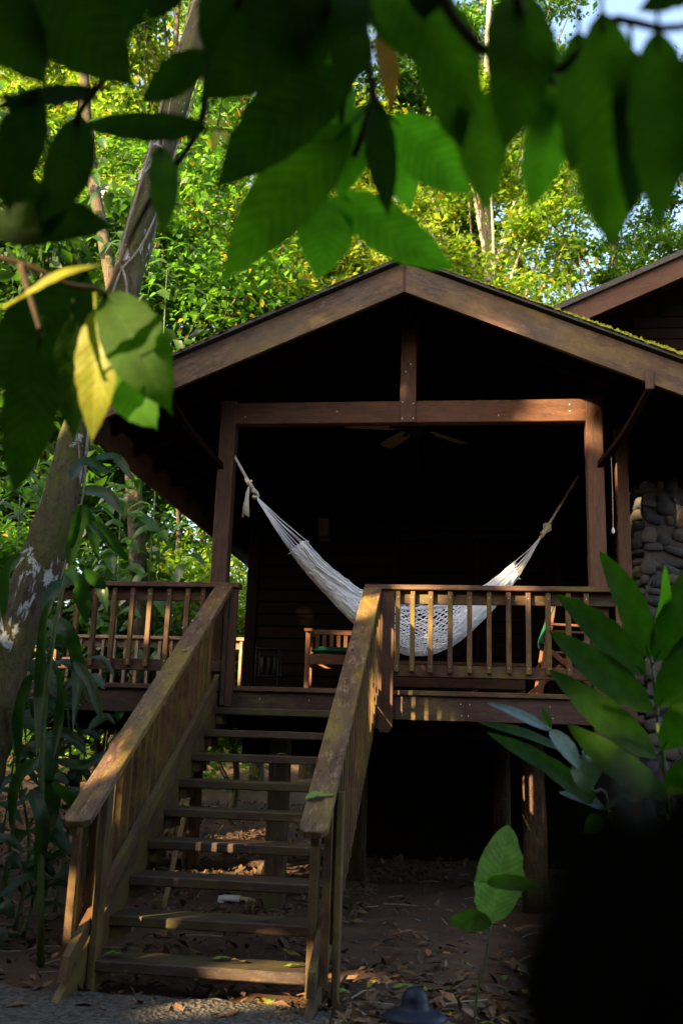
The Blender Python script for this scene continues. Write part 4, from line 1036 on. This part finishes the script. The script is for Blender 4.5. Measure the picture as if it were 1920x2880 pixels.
for i in range(len(V)):
    k = i//22; c = cl[min(k, nn)]; d = V[i]-c; V[i] = c+d*(1+.05*math.sin(k*.55+i*1.1)+.035*math.sin(k*1.9+(i % 22)*.9)+rr.uniform(-.02, .02))
MB().add(V, F).build('trunk', M['bark1'], lt_)
topc = cl[-1]
_, P = clusters(topc+Vector((.3, .5, 1.2)), (2.2, 1.8, 1.0), 40, 80, .8, 41)
leaf_cloud('crown', P, .2, .1, M['f_b'], lt_, seed=41)
for s in range(5):
    vt = empty('climbing_vine', cl[10], ['grey vine winding up the leaning trunk', 'thin pale vine crossing the leaning trunk', 'loose vine hugging the leaning trunk', 'knotted vine on the upper leaning trunk', 'fine root strand running down the leaning trunk'][s], 'vine', 'vines on the leaning trunk')
    pts = []; k0 = (30, 45, 52, 60, 38)[s]
    for k in range(k0, 89):
        tg = (cl[k+1]-cl[k-1]).normalized(); u = tg.cross(Vector((0, 1, 0))).normalized(); w_ = tg.cross(u)
        a = s*1.4+k*(.10+.05*s)*(1 if s % 2 else -1)*.8+math.sin(k*.4+s)*.3
        pts.append(cl[k]+(u*math.cos(a)+w_*math.sin(a))*(ri[k]*1.06+.012))
    MB().tube(pts, .010-.0012*s, 6, rough=.15).build('vine_stem', M['vine'], vt)

# ------------------------------------------------------------------ strap-leaved plant hanging beside the trunk
sp = empty('strap_leaf_plant', ad(180, 2300, 6.0), 'plant with long dark strap leaves drooping beside the leaning trunk', 'plant')
root = ad(150, 2380, 5.9); root.z = -.02
MB().tube(curve([root, ad(120, 2100, 5.95), ad(150, 1800, 6.0), ad(190, 1600, 6.1), ad(225, 1420, 6.2)], 14), [.022-.001*k for k in range(15)], 7).build('stem', M['stem'], sp)
straps = [([(150, 1690), (128, 1760), (118, 1930), (103, 2150)], 46), ([(150, 1740), (200, 1790), (222, 1880), (206, 2065)], 42), ([(180, 1610), (225, 1650), (246, 1755)], 48), ([(215, 1430), (255, 1470), (278, 1580)], 36), ([(250, 1470), (310, 1510), (357, 1578)], 34),
 ([(240, 1600), (285, 1650), (303, 1722)], 34), ([(210, 1860), (260, 1930), (290, 2040)], 30), ([(120, 2060), (140, 2120), (118, 2260)], 50), ([(90, 1900), (60, 1990), (50, 2160)], 40), ([(60, 1560), (20, 1620), (10, 1760)], 38), ([(230, 1420), (215, 1500), (190, 1600)], 40),
 ([(195, 1640), (150, 1660), (120, 1740)], 36), ([(140, 2180), (150, 2260), (108, 2420)], 46), ([(150, 2200), (210, 2260), (245, 2370)], 34), ([(100, 2140), (50, 2200), (30, 2330)], 40), ([(240, 1380), (300, 1390), (350, 1450)], 34), ([(200, 1350), (240, 1300), (320, 1330)], 30), ([(270, 1290), (330, 1290), (380, 1360)], 26),
 ([(170, 1880), (175, 1980), (150, 2140)], 36), ([(90, 2220), (120, 2320), (100, 2480)], 40), ([(160, 2140), (240, 2150), (300, 2110)], 26), ([(120, 2080), (180, 2060), (250, 2100)], 28)]
for pts, w_ in straps:
    D = random.uniform(5.7, 6.15); P = [ad(x, y, D+.12*(i-1)*random.choice((-1, 1))) for i, (x, y) in enumerate(pts)]
    n = (-FWD+RIGHT*random.uniform(-.5, .5)+UP*random.uniform(.1, .7)); big_leaf('leaf', sp, M['strap'], P, w_*D/FPX, n, prof=prof_strap, fold=.3, nx=14, ny=2, wav=.04)
# climbing philodendron with broad leaves on a second trunk behind the deck
ph = empty('climbing_philodendron', (-3.0, 5.3, 0), 'philodendron with broad leaves climbing a trunk behind the left deck', 'plant')
a_ = at(383, 1950, 5.3); b_ = at(330, 900, 5.6); c_ = at(255, 450, 5.9)
MB().tube(curve([Vector((a_.x, a_.y, -.1)), a_, at(385, 1500, 5.4), b_, c_, at(230, 100, 6.1)], 24), [.15-.003*k for k in range(25)], 12, rough=.12).build('host_trunk', M['bark2'], ph)
rr = random.Random(12)
for k in range(130):
    y = rr.uniform(330, 1900); x = np.interp(y, [100, 450, 900, 1500, 1950], [230, 255, 330, 385, 383])+rr.gauss(0, 75)
    Y = 5.0+rr.uniform(-.25, .5); B = at(x, y, Y); L = rr.uniform(.22, .46); a = rr.uniform(-2.6, 2.6)
    d = Vector((math.sin(a), rr.uniform(-.6, .1), rr.uniform(-.9, .1))).normalized(); mid = B+d*(L*.5)+Vector((0, -.02, .06*L*3)); T = B+d*L+Vector((0, 0, -.12*L))
    big_leaf('leaf', ph, M['philo'], [B, mid, T], L*rr.uniform(.35, .55), Vector((rr.uniform(-.4, .4), -.8, .8)), prof=prof_ell, fold=.25, nx=8, ny=2, corr=.06, nv=8, petiole=.08)
# broad-leaved seedlings in the undergrowth behind the left railing
for i, (x, y, Y, lab) in enumerate(((470, 760, 5.2, 'big glossy leaves beside the leaning trunk above the left eave'), (340, 1420, 4.9, 'broad drooping leaves under the left eave'), (440, 1560, 5.4, 'fan of pale green leaves behind the left railing'), (520, 1780, 5.2, 'dark leaves showing between the left balusters'), (250, 1750, 5.0, 'deep green leaves low behind the leaning trunk'), (60, 1350, 3.5, 'dark leaves at the left edge beside the trunk'), (60, 1700, 3.5, 'hanging leaves at the left edge below the trunk'), (40, 1900, -.9, 'dark leaves crowding the left edge below the deck rail'), (190, 1960, -.4, 'dark leaves hanging before the left deck rim'), (60, 2200, -1.0, 'low dark leaves at the left edge of the ground'), (215, 2200, -.3, 'dark leaves between the strap plant and the stairs'), (60, 2420, -1.2, 'dark ground plant in the lower left corner'), (150, 2080, .3, 'shaded leaves under the left deck'))):
    c = at(x, y, Y); e = empty('broad_leaf_plant', (c.x, c.y+.15, ground_z(c.x, c.y)), lab, 'plant', 'broad-leaved plants on the left')
    MB().tube(curve([Vector((c.x, c.y+.15, ground_z(c.x, c.y)-.02)), Vector((c.x+.05, c.y+.15, c.z*.5)), c], 8), [.02-.0015*k for k in range(9)], 6).build('stem', M['stem'], e)
    for k in range(26):
        a = rr.uniform(0, 6.28); L = rr.uniform(.22, .42); d = Vector((math.cos(a), math.sin(a)*.7-.2, rr.uniform(-.6, .35))).normalized(); B = c+Vector((rr.gauss(0, .22), rr.gauss(0, .15), rr.gauss(0, .28)))
        big_leaf('leaf', e, M['philo' if i != 3 and i < 7 else 'strap'], [B, B+d*L*.5+Vector((0, 0, .05)), B+d*L+Vector((0, 0, -.1*L))], L*rr.uniform(.25, .4), (rr.uniform(-.3, .3), -.6, 1), prof=prof_ell, fold=.25, nx=8, ny=2, petiole=.06)
for i, (x, y, L_, lab) in enumerate(((-6.3, 13.5, 24, 'slim pale trunk rising left of the leaning tree'), (-3.0, 14.5, 25, 'slim trunk between the leaning tree and the roof'), (3.9, 17.5, 26, 'pale trunk glimpsed above the roof ridge'), (-9.8, 11.0, 22, 'slim trunk at the left edge of the forest'))):
    tree(lab, x, y, L_, .17, (x, y, L_-2), (2.4, 2.0, 3.0), 40, 110, .2, 'f_b', bk='bark2', seed=60+i, lean=(rr.uniform(-1, 1), 0), group='slim trunks in the forest')
# two sprigs of yellowed leaves caught in the light
for lab, D, lv in (('sprig of three hanging yellow leaves beside the leaning trunk', 5.2, [((612, 352), (600, 430), 26), ((615, 355), (652, 422), 26), ((610, 350), (575, 335), 16), ((616, 350), (634, 338), 14)]), ('single glowing orange-yellow leaf among the dark leaves', 4.6, [((203, 402), (222, 466), 34), ((206, 402), (196, 440), 18)])):
    e = empty('yellow_leaf_sprig', ad(*lv[0][0], D), lab, 'leaf sprig')
    MB().tube(curve([ad(lv[0][0][0]+20, lv[0][0][1]-120, D+.1), ad(lv[0][0][0]+6, lv[0][0][1]-30, D), ad(*lv[0][0], D)], 6), .004, 5).build('stem', M['twig'], e)
    for b, t, w_ in lv: px_leaf(e, M['leaf_yel'], b, t, w_, D, bow=.06, tilt=(random.uniform(-.4, .4), .1), prof=prof_ell, fold=.25)

# ------------------------------------------------------------------ litter on the ground
def flat_leaf(seed):
    r = random.Random(seed); V = []; n = 6; cu = r.uniform(-.5, .9)
    for i in range(n+1):
        t = i/n; w_ = .5*math.sin(math.pi*t**.9)**.8*r.uniform(.34, .44); z = .12*cu*math.sin(math.pi*t)+.05*r.random()
        V += [(t-.5, -w_, z+r.uniform(.0, .22)*w_*2), (t-.5, 0, z), (t-.5, w_, z+r.uniform(.0, .22)*w_*2)]
    F = [(i*3+k, i*3+k+1, i*3+k+4, i*3+k+3) for i in range(n) for k in range(2)]
    return mesh('fallen_leaf', V, F, True)
FL = {}
for nm in ('lit_y', 'lit_g', 'lit_b', 'lit_d', 'lit_r'):
    FL[nm] = []
    for s in range(3):
        me = flat_leaf(hash(nm) % 100*0+s*7+len(FL)); me.materials.append(M[nm]); FL[nm].append(me)
def gz(x, y): return ground_z(x, y)+.012
def put_leaf(kind, p, L, label, group, tilt=.25, rot=None):
    o = link('fallen_leaf', random.choice(FL[kind]), None, None, Matrix.Translation(p) @ Matrix.Rotation(rot if rot is not None else random.uniform(0, 6.28), 4, 'Z') @ Matrix.Rotation(random.gauss(0, tilt), 4, 'X') @ Matrix.Rotation(random.gauss(0, tilt*.6), 4, 'Y') @ Matrix.Diagonal((L, L, L, 1)))
    tag(o, label, 'leaf', group); return o
LK = {'lit_y': 'yellow', 'lit_g': 'green', 'lit_b': 'curled brown', 'lit_d': 'dark rotting', 'lit_r': 'reddish'}
def zone(x, y):
    if y > .2: return 'on the bare dirt under the deck'
    if y > -1.2: return 'on the open dirt in front of the deck'
    if x < 1.9: return 'near the foot of the right stair post' if y > -2.3 else 'on the ground beside the lowest step'
    return 'around the stem of the pale upright leaf' if x > 2.5 else 'on the ground behind the path light'
cnt = 0
while cnt < 270:
    x = random.uniform(.9, 3.3); y = -3.1+abs(random.gauss(0, 1.35))
    if y > 2.6: continue
    kd = random.choices(list(LK), (.2, .13, .30, .34, .03))[0]
    if 1.2 < x < 1.36 and -2.9 < y < 0: continue
    put_leaf(kd, Vector((x, y, gz(x, y)+.004+random.uniform(0, .012))), random.uniform(.05, .135), LK[kd]+' fallen leaf '+zone(x, y), LK[kd]+' fallen leaves '+zone(x, y), .3); cnt += 1
P = []
rr_ = np.random.default_rng(8)
for _ in range(9000):
    x = rr_.uniform(-5, 3.6); y = rr_.uniform(-3.0, 9); 
    if x > 1.2 and -1.3 < y < 2.4 and rr_.random() < .85: continue
    P.append((x, y, gz(x, y)+.004+rr_.random()*.03))
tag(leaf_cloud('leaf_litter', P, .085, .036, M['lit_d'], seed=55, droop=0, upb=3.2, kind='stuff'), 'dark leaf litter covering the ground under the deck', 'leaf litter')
P = P[::4]+[(rr_.uniform(.95, 3.3), -3.1+abs(rr_.normal(0, .8)), .018+rr_.random()*.02) for _ in range(300)]; P = [(x+.05, y+.03, z+.01) for x, y, z in P]
tag(leaf_cloud('leaf_litter', P, .085, .036, M['lit_b'], seed=56, droop=0, upb=2.6, kind='stuff'), 'scattered brown dry leaf litter on the forest floor', 'leaf litter')
pb = MB()
for _ in range(420):
    x = random.uniform(1.25, 3.5); y = random.uniform(-2.6, 2.6); r = random.choice((.008, .01, .012, .018, .026)); c = Vector((x, y, gz(x, y)))
    V = [c+Vector((r*math.cos(a)*random.uniform(.8, 1.2), r*math.sin(a)*random.uniform(.8, 1.2), 0)) for a in (0, 1.05, 2.1, 3.14, 4.2, 5.2)]+[c+Vector((0, 0, r*.7))]
    pb.add(V, [(i, (i+1) % 6, 6) for i in range(6)])
tag(pb.build('gravel', M['mortar'], None, False), 'small loose gravel on the bare dirt', 'gravel', kind='stuff')
tw = MB()
for _ in range(160):
    x = random.uniform(-2.5, 3.4); y = random.uniform(-3.0, 4); a = random.uniform(0, 3.14); L = random.uniform(.06, .32); d = Vector((math.cos(a), math.sin(a), 0))*L/2; c = Vector((x, y, gz(x, y)+.008))
    tw.tube([c-d, c+Vector((0, 0, random.uniform(0, .015))), c+d], random.uniform(.002, .006), 5)
tag(tw.build('twigs', M['vine'], None, False), 'dry twigs strewn over the leafy dirt', 'twigs', kind='stuff')
# leaves on the steps and rails
for px_, k, kd, L, lab in ((( 583, 2465), 3, 'lit_g', .09, 'bright green leaf on the third step from the ground'), ((600, 2575), 2, 'lit_g', .05, 'tiny green leaf on the second step from the ground'), ((745, 2590), 2, 'lit_d', .09, 'dark leaf on the second step from the ground'), ((612, 2718), 1, 'lit_g', .11, 'large green leaf at the front edge of the lowest step'), ((675, 2700), 1, 'lit_y', .12, 'long yellow leaf at the back of the lowest step'), ((320, 2695), 1, 'lit_g', .11, 'thin green leaf at the left end of the lowest step'), ((820, 2718), 1, 'lit_g', .10, 'pale green leaf at the right end of the lowest step'), ((610, 2262), 5, 'lit_y', .14, 'curled yellow leaf on the fifth step from the ground'), ((520, 2262), 5, 'lit_g', .10, 'green stalk-like leaf at the left of the fifth step'), ((575, 2113), 7, 'lit_y', .12, 'dry yellow leaf at the left end of the seventh step'), ((650, 2112), 7, 'lit_y', .10, 'flat yellowish leaf in the middle of the seventh step'), ((790, 2118), 7, 'lit_g', .08, 'green leaf at the right of the seventh step'), ((660, 2048), 8, 'lit_g', .05, 'small green leaf on the eighth step')):
    d = ray(*px_); Y = noseY(k)+.10; p = at(px_[0], px_[1], Y); put_leaf(kd, Vector((p.x, Y if k > 2 else noseY(k)+.06+.12*random.random(), k*R_+.012)), L, lab, None, .12, random.uniform(-.5, .5))
hz = lambda y: 2.632+(y+.06)*.607
for x_, y_, L, lab in ((1.245, -2.63, .13, 'large bright green leaf lying on the right handrail'), (1.31, -2.61, .06, 'small green leaf lying beside the large one on the right handrail'), (.03, -1.15, .06, 'tiny green leaf lying on the left handrail')):
    o = put_leaf('lit_g', Vector((x_, y_, hz(y_)+.012)), L, lab, None, .05, .3); o.matrix_basis = Matrix.Translation((x_, y_, hz(y_)+.010)) @ Matrix.Rotation(math.atan(.607), 4, 'X') @ Matrix.Rotation(.3, 4, 'Z') @ Matrix.Diagonal((L, L, L, 1))

# ------------------------------------------------------------------ unseen leaf mass added behind the viewer to shade the cabin, gaps cut for sunbeams
def canopy():
    r = np.random.default_rng(21); N = 42000
    P = np.stack([r.uniform(-25, -2, N), r.uniform(-15, -12.6, N), r.uniform(.2, 12.2, N)], 1)
    P[:, 2] *= 1+.03*np.sin(P[:, 0]*.9)+.03*np.sin(P[:, 0]*2.3)
    g = [(at(1560, 1150, .04), .26), (Vector((1.44, 0, 1.66)), .20), (at(1165, 1640, 0), .20), (at(1478, 1660, 0), .16), (at(422, 1760, -.05), .155),
         (at(240, 2540, -2.45), .20), (at(690, 2775, -2.5), .20), (at(790, 2770, -2.5), .17), (at(670, 1830, 4.45), .42), (at(1118, 1790, .8), .14), (at(1440, 1620, 1.1), .14), (at(866, 1745, 2.9), .09), (at(852, 1855, 1.6), .19),
         (ad(290, 1060, 1.79), .19), (ad(180, 780, 1.7), .13), (at(1060, 1720, -.3), .20), (at(1035, 2010, -.5), .24), (at(1270, 2580, 0), .19), (at(1520, 1780, .9), .18), (at(950, 1800, 1.6), .17), (at(100, 2250, 3), .4), (at(30, 2240, 3), .3), (at(600, 2420, 2.4), .34), (at(860, 2270, 2.8), .3), (at(930, 2200, 2.5), .25), (at(580, 2290, 3), .3), (at(150, 2090, 3.5), .4)]
    E = np.stack([r.uniform(-2, 9, 9000), r.uniform(-15, -12.6, 9000), r.uniform(.2, 3.8, 9000)], 1)
    Q = np.stack([r.uniform(-4, 6, 6000), r.uniform(-12.5, -7.2, 6000), np.zeros(6000)], 1); Q[:, 2] = 3.5+np.maximum(0, Q[:, 1]+8)*.9+r.random(6000)*1.6
    S = np.stack([r.uniform(-9, -4.6, 6000), r.uniform(-9, 1, 6000), r.uniform(.3, 7.5, 6000)], 1)
    E2 = np.stack([r.uniform(-13, -6.5, 3500), r.uniform(-15, -12.6, 3500), r.uniform(12, 15, 3500)], 1)
    E3 = np.stack([r.uniform(-4.8, .5, 4000), r.uniform(-15, -12.6, 4000), r.uniform(3.4, 7.4, 4000)], 1)
    P = np.concatenate([P, Q, S, E, E2, E3]); N = len(P)
    keep = np.ones(N, bool); s = np.array(TO_SUN)
    for p, rd in g:
        d = P-np.array(p); t = d@s; q = np.linalg.norm(d-t[:, None]*s, axis=1); keep &= q > rd+.05
    tag(leaf_cloud('unseen_shade_canopy', P[keep], .42, .26, M['canopy'], seed=22, kind='stuff', spread=.2), 'unseen leaf canopy added to shade the clearing', 'canopy')
canopy()
